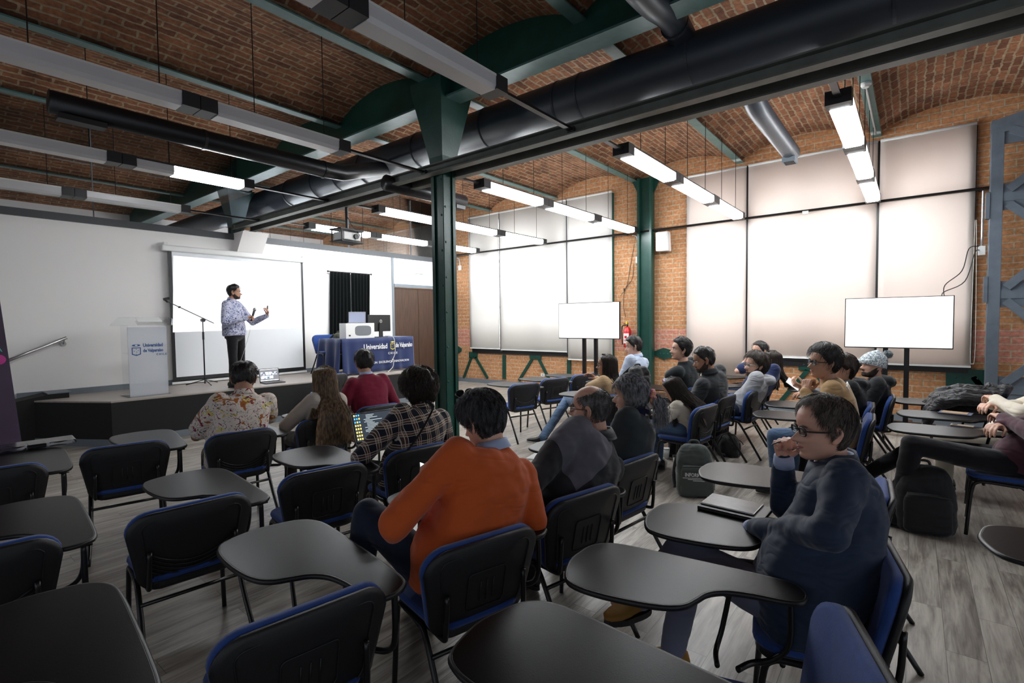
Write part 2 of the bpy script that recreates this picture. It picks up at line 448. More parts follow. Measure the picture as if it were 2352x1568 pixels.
# window frames and panes behind the blinds
for i, w in enumerate((W1, W2)):
    bm = B(); xf = XW+.20
    for z in (ZS+.03, 2.0, 3.2, ZT-.03): bx2(bm, (xf, w[0], z-.03), (xf+.05, w[1], z+.03))
    n = 4
    for k in range(n+1):
        y = w[0]+.03+(w[1]-w[0]-.06)*k/n; bx2(bm, (xf, y-.03, ZS), (xf+.05, y+.03, ZT))
    fr = obj('window_%d' % (i+1), bm, M['darktrim']); struct(fr)
    bm = B(); bx2(bm, (xf+.02, w[0], ZS), (xf+.028, w[1], ZT)); g = obj('pane', bm, M['glass'], fr)
    bm = B(); bx2(bm, (XW-.04, w[0]-.02 if i == 0 else 6.2, .80), (XW+.19, w[1]+.02 if i else 2.36, .93)); bx2(bm, (XW-.06, w[0]-.02 if i == 0 else 6.2, .90), (XW+.19, w[1]+.02 if i else 2.36, .94))
    obj('window_sill', bm, M['black'], fr)
    bm = B()
    for y in w: bx2(bm, (XW-.03, y-.055, .8), (XW+.02, y+.055, ZT))
    obj('window_jamb', bm, M['green'] if i else M['black'], fr)
# steel bracing shown in the brick below the windows
def seg_box(bm, a, b, w, t):
    a = V(a); b = V(b); d = b-a; ang = math.atan2(d.z, d.y)
    box(bm, (a+b)/2, (t, d.length, w), Euler((ang, 0, 0)))
tr = thing('wall_bracing', 'dark green riveted steel bracing set in the brick below both windows', 'steel bracing', (XW-.02, 0, 0))
def pw(px, py): p = at(px, py, x=XW-.02); return V((0, p.y, p.z))
def brace(pa, pb, w=.07):
    bm = B(); seg_box(bm, pw(*pa), pw(*pb), w, .03); obj('brace', bm, M['green'], tr)
for a, b in (((1083, 820), (1065, 868)), ((1092, 820), (1120, 868)), ((1222, 825), (1192, 874)), ((1238, 825), (1262, 872)), ((1855, 850), (1790, 925)), ((2235, 865), (2300, 945)), ((1870, 850), (1925, 930))): brace(a, b)
for a, b in (((1158, 815), (1158, 870)), ((1307, 825), (1307, 885)), ((2015, 845), (2015, 950))): brace(a, b, .1)
for px, py, w, h in ((1087, 815, .3, .16), (1230, 817, .34, .16), (1865, 838, .40, .2), (2220, 868, .46, .26), (1530, 812, .5, .16), (1048, 803, .4, .22)):
    c = pw(px, py); bm = B()
    if px in (1530, 1048):
        prism(bm, [c+V((0, w/2, -.03)), c+V((0, w/2, .04)), c+V((0, w*.1, h*.75)), c+V((0, -w/2, .04)), c+V((0, -w/2, -.03)), c+V((0, w*.1, -h*.75))], (-.015, 0, 0), (.015, 0, 0))
    else: box(bm, c, (.03, w, h))
    pl = obj('gusset_plate', bm, M['green'], tr)
    bm = B()
    for dy in (-.12, -.04, .04, .12): ell(bm, c+V((-.018, dy, .0)), (.008, .014, .014), seg=8)
    obj('rivet_row', bm, M['green'], pl)
# baseboards
bm = B(); bx2(bm, (XW-.03, -2.5, 0), (XW+.01, YF, .11)); struct(obj('baseboard_right', bm, M['greytrim']))

# green pilaster between the windows
pl = thing('steel_pilaster', 'dark green riveted steel wall column between the two white-blinded windows', 'column', (XW-.125, 4.28, 0))
bm = B(); box(bm, (.02, 0, 2.25), (.12, .20, 4.5)); obj('web', bm, M['green'], pl)
for s in (-1, 1):
    bm = B(); box(bm, (-.03, s*.13, 2.25), (.16, .05, 4.5)); obj('flange', bm, M['green'], pl, bevel=.004)
bm = B(); box(bm, (-.05, 0, .5), (.03, .22, 1.0))
for z in (.6, .72, .84):
    for y in (-.07, .07): ell(bm, (-.068, y, z), (.01, .016, .016), seg=8)
obj('base_plate', bm, M['green'], pl)
bm = B(); prism(bm, [V((0, -.3, 4.47)), V((0, .3, 4.47)), V((0, .12, 4.1)), V((0, -.12, 4.1))], (-.01, 0, 0), (.02, 0, 0)); obj('bracket', bm, M['green'], pl)

# front wall
def pf(px, py, y=YF): return at(px, py, y=y)
ZW = 3.27
DX0 = pf(905, 700).x
bm = B(); bx2(bm, (-7, YF, 0), (DX0, YF+.12, ZW)); bx2(bm, (DX0, YF, 2.55), (XW, YF+.12, ZW)); struct(obj('wall_front', bm, M['white_wall']))
bm = B(); bx2(bm, (-7, YF-.03, ZW-.06), (XW, YF+.15, ZW+.05)); struct(obj('trim_20', bm, M['darktrim']))
bm = B(); bx2(bm, (DX0-.06, YF-.02, 0), (DX0, YF+.05, ZW)); bx2(bm, (DX0, YF-.04, 2.50), (XW, YF+.05, 2.58)); struct(obj('trim_21', bm, M['greytrim']))
dr = bpy.data.objects.new('door_1', None); link(dr); struct(dr)
sx_ = pf(961, 700).x
for a, b in ((DX0+.01, sx_-.006), (sx_+.006, XW-.01)):
    bm = B(); bx2(bm, (a, YF+.01, .02), (b, YF+.05, 2.49)); lf = obj('door_leaf', bm, M['door'], dr)
bm = B(); bx2(bm, (-7, YF+.05, ZW+.05), (XW, YF+.062, 4.75)); gl = struct(obj('window_3', bm, M['glass']))
bm = B()
for x in (-2, .2, 2.1, 6.6, 8.4): bx2(bm, (x-.006, YF+.045, ZW), (x+.006, YF+.068, 4.7))
struct(obj('trim_22', bm, M['greytrim']))
bm = B(); bx2(bm, (-7, YB, 0), (XW, YB+.1, 5)); struct(obj('wall_back', bm, M['white_wall']))
# chamfered white block where the twin beam lands on the front wall
a = pf(533, 545, YF-.35); bm = B()
xa, xb = GX-.16, GX+.30
prism(bm, [V((xa, YF-.42, 3.33)), V((xa, YF, 3.33)), V((xa, YF, 2.88)), V((xa, YF-.08, 2.90))], (0, 0, 0), (xb-xa, 0, 0))
struct(obj('trim_23', bm, M['white_wall']))

# exit sign
e = thing('exit_sign', 'small white exit sign with pale green letters above the brown doors', 'exit sign', tuple(pf(963, 622, YF-.02)))
bm = B(); box(bm, (0, 0, 0), (.30, .03, .15)); obj('panel', bm, M['plastic'], e, bevel=.004)
text('SALIDA', .07, M['text_green'], e, 'lettering', (0, -.017, -.025), align='CENTER')

# girder with arched infill, over the columns
gd = thing('steel_girder', 'big dark green steel girder carrying the brick vaults, above the central column', 'girder', (GX, 0, 0))
bm = B(); bx2(bm, (-.12, -6, 4.24), (.12, YB, 4.262)); obj('bottom_flange', bm, M['teal'], gd)
for k in range(len(ROWS)-1):
    y0, y1 = ROWS[k], ROWS[k+1]; bm = B(); n = 18; pts = [V((0, y0, 4.25))]
    for i in range(n+1):
        t = i/n; pts.append(V((0, y0+(y1-y0)*t, ZI+.055+RISE*(1-(2*t-1)**2)**.85)))
    pts.append(V((0, y1, 4.25)))
    prism(bm, pts, (-.04, 0, 0), (.04, 0, 0)); obj('arch_infill', bm, M['green'], gd)

def column(x, y, label, z0=0):
    c = thing('steel_column', label, 'column', (x, y, 0))
    h = 4.25
    bm = B(); box(bm, (0, 0, h/2+z0/2), (.17, .17, h-z0)); obj('core', bm, M['green'], c)
    for sx in (-1, 1):
        for sy in (-1, 1):
            bm = B(); box(bm, (sx*.075, sy*.102, (h+z0)/2), (.05, .012, h-z0)); box(bm, (sx*.102, sy*.075, (h+z0)/2), (.012, .05, h-z0))
            obj('corner_angle', bm, M['green'], c)
    bm = B()
    for i in range(9):
        z = .4+i*.42
        ell(bm, (-.11, -.075, z), (.008, .013, .013), seg=8); ell(bm, (-.075, -.11, z+.1), (.013, .008, .013), seg=8)
    obj('rivet_row', bm, M['green'], c)
    bm = B(); loft(bm, [[V((sx*q, sy*q, z_)) for sx, sy in ((-1, -1), (1, -1), (1, 1), (-1, 1))] for q, z_ in ((.105, 3.50), (.118, 3.62), (.255, 4.36), (.265, 4.47))]); obj('flared_capital', bm, M['green'], c)
    for d in ((0, 1), (1, 0)):
        bm = B(); D = V((d[0], d[1], 0)); S = V((-d[1], d[0], 0))
        prism(bm, [D*.10+V((0, 0, 3.74)), D*.36+V((0, 0, 4.24)), D*.10+V((0, 0, 4.24))], S*(-.05), S*.05)
        obj('bracket', bm, M['green'], c)
    return c
column(GX+.04, 4.5, 'tall dark green riveted steel column in the middle of the room')
column(GX+.04, 10.25, 'green steel column standing above the front wall behind the glass', 3.2)

# twin lower beam
tb = thing('twin_steel_beam', 'pair of dark olive steel channels running side by side below the duct', 'beam', (GX, 0, 0))
for s, x in ((-1, -.13), (1, .17)):
    bm = B(); bx2(bm, (x-.012*s-.006, -5, 3.40), (x-.012*s+.006, YF, 3.50)); bx2(bm, (x-.05, -5, 3.395), (x+.05, YF, 3.409)); bx2(bm, (x-.05, -5, 3.492), (x+.05, YF, 3.505))
    obj('channel', bm, M['beam'], tb)

# round duct with its branches
dt = thing('air_duct', 'large round dark grey duct running the length of the room below the vaults', 'air duct', (5.0, 0, 4.13))
bm = B(); cyl(bm, (0, -5, 0), (0, 9.3, 0), .255, seg=48); o = obj('duct_run', bm, M['duct'], dt, True)
bm = B(); cyl(bm, (0, 9.3, 0), (0, YB, 0), .235, seg=40); obj('duct_run', bm, M['duct'], dt, True)
for y in (-1.2, .15, 1.7, 2.9, 3.2, 4.3, 5.0, 5.6, 6.9, 7.6, 8.3, 9.25):
    bm = B(); cyl(bm, (0, y-.012, 0), (0, y+.012, 0), .262, seg=48); obj('joint_ring', bm, M['duct'], dt)
br = thing('branch_duct', 'dark grey spot duct ending in a small grille above the right window', 'air duct', (0, 0, 0))
bm = B(); sweep(bm, [(5.12, 1.3, 4.05), (5.35, 1.3, 3.95), (5.6, 1.3, 3.86), (6.0, 1.3, 3.82), (7.6, 1.3, 3.82)], .105, 24, smooth_n=3); obj('pipe', bm, M['duct'], br, True)
bm = B(); box(bm, (7.5, 1.3, 3.70), (.2, .15, .06)); gr = obj('grille', bm, M['greytrim'], br)
bm = B()
for k in range(5): box(bm, (7.43+k*.035, 1.3, 3.667), (.012, .12, .008))
obj('slats', bm, M['black'], gr)
b2 = thing('elbow_duct', 'dark elbow duct dropping onto the big duct at the top of the picture', 'air duct')
bm = B(); p0 = V((4.92, 1.75, 4.28)); sweep(bm, [p0, p0+V((-.25, 0, .06)), p0+V((-.5, -.02, .05)), p0+V((-.9, -.02, -.02)), p0+V((-1.6, -.02, -.04)), p0+V((-4, -.02, -.04))], .12, 24, smooth_n=4); obj('pipe', bm, M['duct'], b2, True)
for d in (-.28, -.62):
    bm = B(); cyl(bm, p0+V((d, 0, .055)), p0+V((d-.03, 0, .055)), .128, seg=24); obj('joint_ring', bm, M['duct'], b2)
b3 = thing('black_branch_duct', 'straight black branch duct ending freely below the left vault', 'air duct')
bm = B(); q = [at(130, 238, y=6.2), at(345, 290, y=6.2), at(740, 378, y=6.2)]
zc = 3.70
sweep(bm, [(1.02, 6.2, zc), (3.75, 6.2, zc), (4.05, 6.22, zc+.02), (4.9, 6.3, zc+.3)], .105, 24); obj('pipe', bm, M['blackduct'], b3, True)
bm = B(); box(bm, (1.25, 6.2, zc-.12), (.36, .14, .05)); obj('grille', bm, M['blackcap'], b3)
for x in (2.3, 3.75):
    bm = B(); cyl(bm, (x-.015, 6.2, zc), (x+.015, 6.2, zc), .112, seg=24); obj('joint_ring', bm, M['blackduct'], b3)
b4 = thing('short_duct_outlet', 'short black duct outlet hanging beside the central column', 'air duct')
c = at(1040, 458, y=5.3); bm = B(); c4 = V((c.x, 5.3, c.z)); cyl(bm, c4+V((-1.2, 0, 0)), c4+V((.22, 0, 0)), .10, seg=24); obj('pipe', bm, M['blackduct'], b4, True)
bm = B(); box(bm, c4+V((.1, 0, -.1)), (.18, .14, .05)); obj('grille', bm, M['blackcap'], b4)
bm = B(); cyl(bm, c4+V((0, 0, .1)), (c4.x, 5.3, 4.75), .004, seg=6); obj('hanger', bm, M['tube'], b4)

# fluorescent rows
def light_unit(label, x0, x1, y, lit, group, cap=.13, part_lit=None):
    t = thing('ceiling_light', label, 'ceiling light', ((x0+x1)/2, y, 3.43), 0, group)
    L = x1-x0; w = .085
    prof = [V((0, -w, .045)), V((0, -w*.98, -.02)), V((0, -w*.8, -.05)), V((0, w*.8, -.05)), V((0, w*.98, -.02)), V((0, w, .045))]
    spans = [(-L/2, L/2, lit)] if part_lit is None else [(-L/2, -L/2+part_lit, False), (-L/2+part_lit, L/2, True)]
    for s0_, s1_, on in spans:
        bm = B(); prism(bm, prof, (s0_, 0, 0), (s1_, 0, 0)); obj('diffuser', bm, M['tubeon'] if on else M['tubeoff'], t)
    bm = B(); bx2(bm, (-L/2, -w-.004, .045), (L/2, w+.004, .062)); obj('housing', bm, M['blackcap'] if lit else M['plastic'], t)
    for s in (-1, 1):
        bm = B(); bx2(bm, (s*L/2, -w-.008, -.045), (s*(L/2+cap-.003), w+.008, .068)); obj('end_cap', bm, M['blackcap'], t)
    for s in (-.20, .40):
        bm = B(); cyl(bm, (s*L, 0, .06), (s*L, 0, 1.10), .004, seg=6); obj('suspension_rod', bm, M['tube'], t)
    return t
RL = [(.51, .51, 'nearest the camera'), (2.44, 2.55, 'second from camera'), (4.46, 4.62, 'by the column'), (6.68, 6.76, 'second from front wall'), (8.75, 8.92, 'nearest the front wall')]
for ri, (y, yl, where) in enumerate(RL):
    for a, b, pos in ((5.06, 6.26, 'by the twin beam'), (6.54, 7.80, 'middle'), (8.08, 9.42, 'by the windows')):
        light_unit('lit white fluorescent, %s one of the right row %s' % (pos, where), a, b, y, True, 'lit fluorescent lights', .14)
    if ri:
        for j, (a, b, pos) in enumerate([(1.80, 2.93, 'nearest the beam'), (.30, 1.54, 'further left'), (-1.20, .04, 'leftmost')]):
            if j == 2 and ri < 2: continue
            on = (ri == 3 and j == 0)
            light_unit('%s fluorescent, %s in the left row %s' % ('half lit' if on else 'unlit grey', pos, where), a, b, yl, on, 'left rows of fluorescent lights', .13, .36 if on else None)
    for nm, a, b, yy in (('right', 4.46, 4.92, y), ('left', 3.06, 4.12, yl)):
        if nm == 'left' and ri == 0: continue
        t = thing('light_bar', 'thin black bar holding the %s light row %s' % (nm, where), 'bar')
        bm = B(); box(bm, ((a+b)/2, yy, 3.44), (b-a, .05, .022)); obj('flat_bar', bm, M['tube'], t)
        bm = B(); box(bm, (b if nm == 'left' else a, yy, 3.44), (.03, .07, .05)); obj('end_clip', bm, M['blackcap'], t)
for y, nm in ((11.1, 'first'), (13.1, 'second')):
    for a, b, pos in ((5.0, 6.3, 'left'), (6.46, 7.95, 'middle'), (8.11, 9.52, 'right')):
        light_unit('lit fluorescent behind the glass, %s one of the %s row' % (pos, nm), a, b, y, True, 'lights in the next room')
tk = thing('cable_track', 'black round rail crossing the brick and the blinds of the window wall', 'rail')
bm = B(); sweep(bm, [(XW-.16, -5, 3.43), (XW-.16, YF-.02, 3.43)], .022, 10); obj('rail_tube', bm, M['tube'], tk)
bm = B(); box(bm, at(1850, 488, x=XW-.17), (.03, .09, .05)); obj('junction_box', bm, M['plastic'], tk)
for y in (-.72, 4.1, 4.75): 
    bm = B(); box(bm, (XW-.08, y, 3.43), (.18, .03, .03)); obj('wall_bracket', bm, M['tube'], tk)

# smoke detector
sm = thing('smoke_detector', 'round white smoke detector under the ceiling beam at the upper right', 'smoke detector', (7.55, .5, ZI-.02))
bm = B(); cyl(bm, (0, 0, 0), (0, 0, .025), .06, .06, 20); obj('base', bm, M['plastic'], sm)
bm = B(); cyl(bm, (0, 0, -.03), (0, 0, 0), .035, .05, 20); obj('sensor', bm, M['plastic'], sm)
bm = B(); sweep(bm, [(.05, 0, 0), (1.1, 0, -.0), (2.1, 0, -.0)], .012, 8); obj('conduit', bm, M['chrome'], sm)

# blinds
BL = [(W1[1]+.04, 2.385, .56, 'tall white roller blind left of the right window, reaching lowest'),
      (2.355, .475, .965, 'wide white roller blind in the middle of the right window'),
      (.445, W1[0]-.04, .90, 'pinkish white roller blind behind the large television by the grey lattice post'),
      (9.27, 8.225, .93, 'narrow white roller blind nearest the front wall'),
      (8.195, 6.215, .915, 'wide white roller blind in the middle of the left window'),
      (6.185, 5.06, .745, 'white roller blind behind the smaller television, reaching below the sill')]
for i, (ya, yb, zb, lab) in enumerate(BL):
    t = thing('roller_blind', lab, 'window blind', (XW-.11, (ya+yb)/2, 0), 0, 'white roller blinds')
    w = abs(ya-yb); bm = B(); n = 14
    # cloth with a faint wave
    rows_ = [4.36, 3.6, 2.6, 1.7, zb]
    vs = [[bm.verts.new((.0+.003*math.sin(j*1.7+r+i), -w/2+w*j/n, z)) for j in range(n+1)] for r, z in enumerate(rows_)]
    for r in range(len(rows_)-1):
        for j in range(n): bm.faces.new((vs[r][j], vs[r][j+1], vs[r+1][j+1], vs[r+1][j]))
    c = obj('blind_cloth', bm, M['blind'] if i < 3 else M['blind2'], t, True)
    s = c.modifiers.new('s', 'SOLIDIFY'); s.thickness = .002
    bm = B(); cyl(bm, (0, -w/2, 4.37), (0, w/2, 4.37), .022, seg=14); obj('roller', bm, M['plastic'], t, True)
    bm = B(); box(bm, (0, 0, zb), (.012, w, .026)); obj('bottom_bar', bm, M['plastic'], t)
for i, (y, w_) in enumerate(((2.37, 1), (.46, 1), (8.21, 2), (6.20, 2))):  # added dark backing strips that block the daylight in the gaps between blinds
    bm = B(); bx2(bm, (XW-.085, y-.03, ZS), (XW-.06, y+.03, ZT+.02)); obj('window_mullion', bm, M['black'] if w_ == 1 else M['darktrim'], bpy.data.objects['window_%d' % w_])
cd = thing('blind_cord', 'white cord loop hanging at the right edge of the right window', 'cord')
bm = B(); sweep(bm, [(XW-.14, W1[0]-.06, 3.0), (XW-.14, W1[0]-.08, 1.2), (XW-.14, W1[0]-.05, .95), (XW-.14, W1[0]-.03, 1.2), (XW-.14, W1[0]-.045, 3.0)], .004, 6, smooth_n=5); obj('cord_loop', bm, M['rope'], cd)
cd['label'] = 'white cord loop hanging at the right edge of the right window'

# wall conduits + sockets
def conduit(label, y, zt, zb, x=XW-.03, top_bend=.12):
    t = thing('conduit', label, 'conduit')
    bm = B(); sweep(bm, [(x, y+top_bend, zt), (x, y+top_bend*.3, zt-.02), (x, y, zt-.14), (x, y, zb)], .014, 10, smooth_n=4); obj('pipe', bm, M['chrome'], t, True)
    bm = B(); box(bm, (x, y, zb-.06), (.05, .08, .13)); obj('socket_box', bm, M['plastic'], t, bevel=.005)
p = at(1465, 590, x=XW-.03); conduit('galvanised conduit with a socket box left of the green wall column', p.y, 3.40, p.z)
p = at(1056, 610, x=XW-.03); conduit('short conduit with a small box near the corner beyond the left window', p.y, 3.38, p.z)
p = at(2247, 568, x=XW-.03); conduit('galvanised conduit and box at the right edge of the right window', -.74, 3.40, p.z, XW-.14, 0)
p = at(1247, 861, x=XW-.01)
sk = thing('wall_socket', 'small white wall socket in the brick low under the left window', 'socket', tuple(p))
bm = B(); box(bm, (0, 0, 0), (.02, .12, .07)); obj('plate', bm, M['plastic'], sk, bevel=.003)
bm = B(); box(bm, (-.011, 0, 0), (.004, .02, .02)); obj('outlet', bm, M['black'], sk)

# wall speaker
p = at(1524, 555, x=XW-.12)
sp = thing('wall_speaker', 'white wall loudspeaker on the brick right of the green wall column', 'loudspeaker', (XW-.12, p.y, p.z))
bm = B(); pts = [V((0, -.135, -.20)), V((0, .125, -.19)), V((0, .13, .19)), V((0, -.115, .19))]
prism(bm, pts, (-.10, 0, 0), (.08, 0, 0)); obj('cabinet', bm, M['plastic'], sp, bevel=.02)
bm = B(); box(bm, (-.101, 0, .01), (.01, .2, .32)); obj('grille', bm, mat('speaker mesh', (.62, .62, .60), .6, bump=.5, bscale=500), sp, bevel=.004)
bm = B(); box(bm, (-.107, -.05, -.16), (.004, .05, .02)); obj('badge', bm, M['metal'], sp)
bm = B(); box(bm, (.1, 0, -.1), (.1, .05, .05)); obj('bracket', bm, M['black'], sp)

# fire extinguisher
p = at(1441, 765, x=XW-.10)
fe = thing('fire_extinguisher', 'red fire extinguisher on the brick left of the green wall column', 'fire extinguisher', (XW-.10, p.y, p.z-.08))
bm = B(); sweep(bm, [(0, 0, -.22), (0, 0, -.21), (0, 0, .14), (0, 0, .19), (0, 0, .22)], [.065, .08, .08, .055, .022], 20); obj('cylinder_body', bm, M['red'], fe, True)
bm = B(); cyl(bm, (0, 0, .22), (0, 0, .27), .018, seg=12); box(bm, (0, .03, .285), (.02, .10, .014)); box(bm, (0, .03, .262), (.02, .08, .01)); obj('valve', bm, M['black'], fe)
bm = B(); box(bm, (-.02, .012, .30), (.012, .03, .06)); obj('safety_tag', bm, M['yellow'], fe)
bm = B(); sweep(bm, [(0, .03, .25), (0, .12, .22), (0, .125, 0), (0, .115, -.16)], .012, 8, smooth_n=4); obj('hose', bm, M['black'], fe, True)
bm = B(); n = 8; r0 = .0815
for z0, z1 in ((-.13, .08),):
    rr = [[bm.verts.new((-r0*math.cos(a), -r0*math.sin(a), z)) for a in [(-.8+1.6*k/n) for k in range(n+1)]] for z in (z0, z1)]
    for k in range(n): bm.faces.new((rr[0][k], rr[0][k+1], rr[1][k+1], rr[1][k]))
lb = obj('paper_label', bm, M['paper'], fe)
bm = B(); box(bm, (-.083, 0, .0), (.003, .05, .05)); box(bm, (-.083, 0, -.06), (.003, .07, .012)); obj('red_print', bm, M['red'], lb)

# grey lattice post at the right
lp = thing('lattice_post', 'blue-grey steel lattice post at the right edge, in front of the brick', 'lattice post', (XW-.28, 0, 0))
yc = -.86
for y in (yc, yc-1.05):
    bm = B(); bx2(bm, (-.06, y-.065, 0), (.06, y+.065, 4.30)); obj('upright', bm, M['greyframe'], lp, bevel=.004)
for z in (.62, 1.93, 3.25):
    bm = B(); bx2(bm, (-.05, yc-1.05, z-.06), (.05, yc, z+.06)); obj('crossbar', bm, M['greyframe'], lp)
for z0, z1 in ((.70, 1.22), (1.84, 1.30), (2.02, 2.55), (3.15, 2.62), (3.34, 3.78), (4.14, 3.84)):
    bm = B(); seg_box(bm, V((-.06, yc-.12, z0)), V((-.06, yc-.62, z1)), .10, .03); obj('diagonal', bm, M['greyframe'], lp)
for z in (.62, 1.93, 3.25, 4.14):
    bm = B(); box(bm, (-.03, yc-.20, z), (.014, .30, .36)); obj('gusset_plate', bm, M['greyframe'], lp)
bm = B(); pts = []
for i in range(11):
    t = i/10; pts.append(V((0, yc+.07-1.2*t, 4.28+.10*math.sin(PI*t))))
prism(bm, [V((0, yc+.07, 4.12))]+pts+[V((0, yc-1.13, 4.12))], (-.07, 0, 0), (.07, 0, 0)); obj('arched_head', bm, M['greyframe'], lp)
for z in (3.15, 2.0):
    bm = B(); box(bm, (-.02, yc+.085, z), (.10, .04, .36)); obj('side_plate', bm, M['greyframe'], lp)

# ================================================================ the stage
SZ = .62
s0 = at(255, 922, z=SZ); s1 = at(940, 854, z=SZ); s_l = at(41, 920, z=SZ)
A_ = V((s0.x, s0.y, 0)); Bx = V((7.35, s0.y + (s1.y-s0.y)*(7.35-s0.x)/(s1.x-s0.x), 0)); L_ = A_ + (V((s_l.x, s_l.y, 0))-A_)*.98
if L_.y > YF-.01: L_ = A_ + (L_-A_)*((YF-.01-A_.y)/(L_.y-A_.y))
plan = [A_, Bx, V((7.35, YF-.002, 0)), V((L_.x, YF-.002, 0)), L_]
if (L_-V((L_.x, YF, 0))).length < .02: plan = plan[:-1]
stg = thing('stage', 'low stage with black carpeted front and wooden top along the front wall', 'stage')
bm = B(); prism(bm, plan, (0, 0, .10), (0, 0, SZ-.02)); obj('fascia', bm, M['stage'], stg)
bm = B(); prism(bm, plan, (0, 0, SZ-.02), (0, 0, SZ)); obj('deck', bm, M['stagetop'], stg)
cen = sum(plan, V())/len(plan)
pl2 = [p + (cen-p).normalized()*-.012 for p in plan]
bm = B(); prism(bm, [V((p.x, min(p.y, YF), 0)) for p in pl2], (0, 0, 0), (0, 0, .10)); obj('skirting', bm, M['greytrim'], stg)
bm = B(); bx2(bm, (L_.x, YF-.035, SZ+.001), (DX0-.06, YF, SZ+.085)); struct(obj('baseboard_front', bm, M['greytrim']))
rp = thing('side_step', 'black carpeted ramp block at the left end of the stage', 'step')
bm = B(); c = at(128, 912, y=YF-.25); prism(bm, [V((c.x-1.9, 0, .0)), V((c.x+.12, 0, .0)), V((c.x+.12, 0, SZ+.07)), V((c.x-.1, 0, SZ+.07)), V((c.x-1.9, 0, .35))], (0, YF-.42, 0), (0, YF-.06, 0)); obj('block', bm, M['stage'], rp)
bm = B(); box(bm, (c.x+.02, YF-.24, SZ+.08), (.26, .37, .015)); obj('top_board', bm, M['greytrim'], rp)
hr = thing('handrail', 'slanting steel handrail on the white wall left of the stage', 'handrail')
ha, hb = at(153, 775, y=YF-.08), at(0, 835, y=YF-.08); ha = V(ha); hb = V(hb); dd = (hb-ha)
bm = B(); cyl(bm, ha, ha+dd*1.6, .022, seg=14); obj('rail', bm, M['metal'], hr, True)
bm = B(); sweep(bm, [ha+dd*.04, ha+dd*.04+V((0, .02, -.07)), ha+dd*.04+V((0, .08, -.08))], .009, 8); cyl(bm, ha+dd*.04+V((0, .065, -.08)), ha+dd*.04+V((0, .08, -.08)), .035, seg=16); obj('wall_bracket', bm, M['metal'], hr)

# projection screen
YS = YF-.10
tl, trr, br_, bl_ = at(388, 577, y=YS), at(697, 603, y=YS), at(701, 850, y=YS), at(396, 873, y=YS)
x0, x1 = (tl.x+bl_.x)/2, (trr.x+br_.x)/2; zt, zb = (tl.z+trr.z)/2, (br_.z+bl_.z)/2
ps = thing('projection_screen', 'large pull-down projection screen with a bright projected slide on the front wall', 'projection screen', ((x0+x1)/2, YS, 0))
w = x1-x0
bm = B(); bx2(bm, (-w/2, 0, zb), (w/2, .004, zt)); obj('screen_border', bm, M['black'], ps)
bm = B(); bx2(bm, (-w/2+.05, -.004, zb+.06), (w/2-.05, .0, zt)); obj('screen_fabric', bm, M['screenwhite'], ps)
ia, ib, ic, id_ = [at(px, py, y=YS-.006) for px, py in ((398, 587), (684, 611), (683, 753), (397, 763))]
bm = B(); prism(bm, [V((q.x-(x0+x1)/2, 0, q.z)) for q in (ia, ib, ic, id_)], (0, -.007, 0), (0, -.005, 0)); obj('projected_slide', bm, M['projected'], ps)
bm = B(); bx2(bm, (-w/2-.10, -.05, zt), (w/2+.06, .07, zt+.10)); obj('screen_case', bm, M['plastic'], ps, bevel=.02)
bm = B(); bx2(bm, (-w/2-.02, -.012, zb-.06), (w/2+.02, .012, zb-.02)); obj('weight_bar', bm, M['plastic'], ps, bevel=.006)
for s in (-1, 1):
    bm = B(); box(bm, (s*(w/2+.03), .03, zt+.12), (.05, .08, .06)); obj('bracket', bm, M['plastic'], ps)

# curtain
cp0, cp1 = at(757, 623, y=YF-.05), at(848, 630, y=YF-.05)
cu = thing('black_curtain', 'narrow black velvet curtain hanging on a rod behind the table on stage', 'curtain', (0, YF-.05, 0))
zt_ = cp0.z
for xa, xb, split in ((cp0.x+.01, (cp0.x+cp1.x)/2, 1), ((cp0.x+cp1.x)/2, cp1.x-.01, -1)):
    bm = B(); n = 48; rows_ = 12; vs = []
    for r in range(rows_+1):
        t = r/rows_; z = zt_-.01 - (zt_-SZ-.01)*t; row = []
        gap = .10*max(0, (t-.38)/.62)
        aa = xa - (.07*t if split == 1 else -gap*.9); bb = xb - (gap*.45 if split == 1 else .06*t)
        for k in range(n+1):
            u = k/n; row.append(bm.verts.new((aa+(bb-aa)*u, .022*math.sin(u*2*PI*6+.4*math.sin(t*3)+split)-.02, z)))
        vs.append(row)
    for r in range(rows_):
        for k in range(n): bm.faces.new((vs[r][k], vs[r][k+1], vs[r+1][k+1], vs[r+1][k]))
    c = obj('curtain_panel', bm, M['curtain'], cu, True); s = c.modifiers.new('s', 'SOLIDIFY'); s.thickness = .004
bm = B(); cyl(bm, (cp0.x-.05, -.02, zt_), (cp1.x+.04, -.02, zt_), .012, seg=10)
for x in (cp0.x-.05, cp1.x+.04): ell(bm, (x, -.02, zt_), (.022, .022, .022), seg=10)
obj('curtain_rod', bm, M['black'], cu)

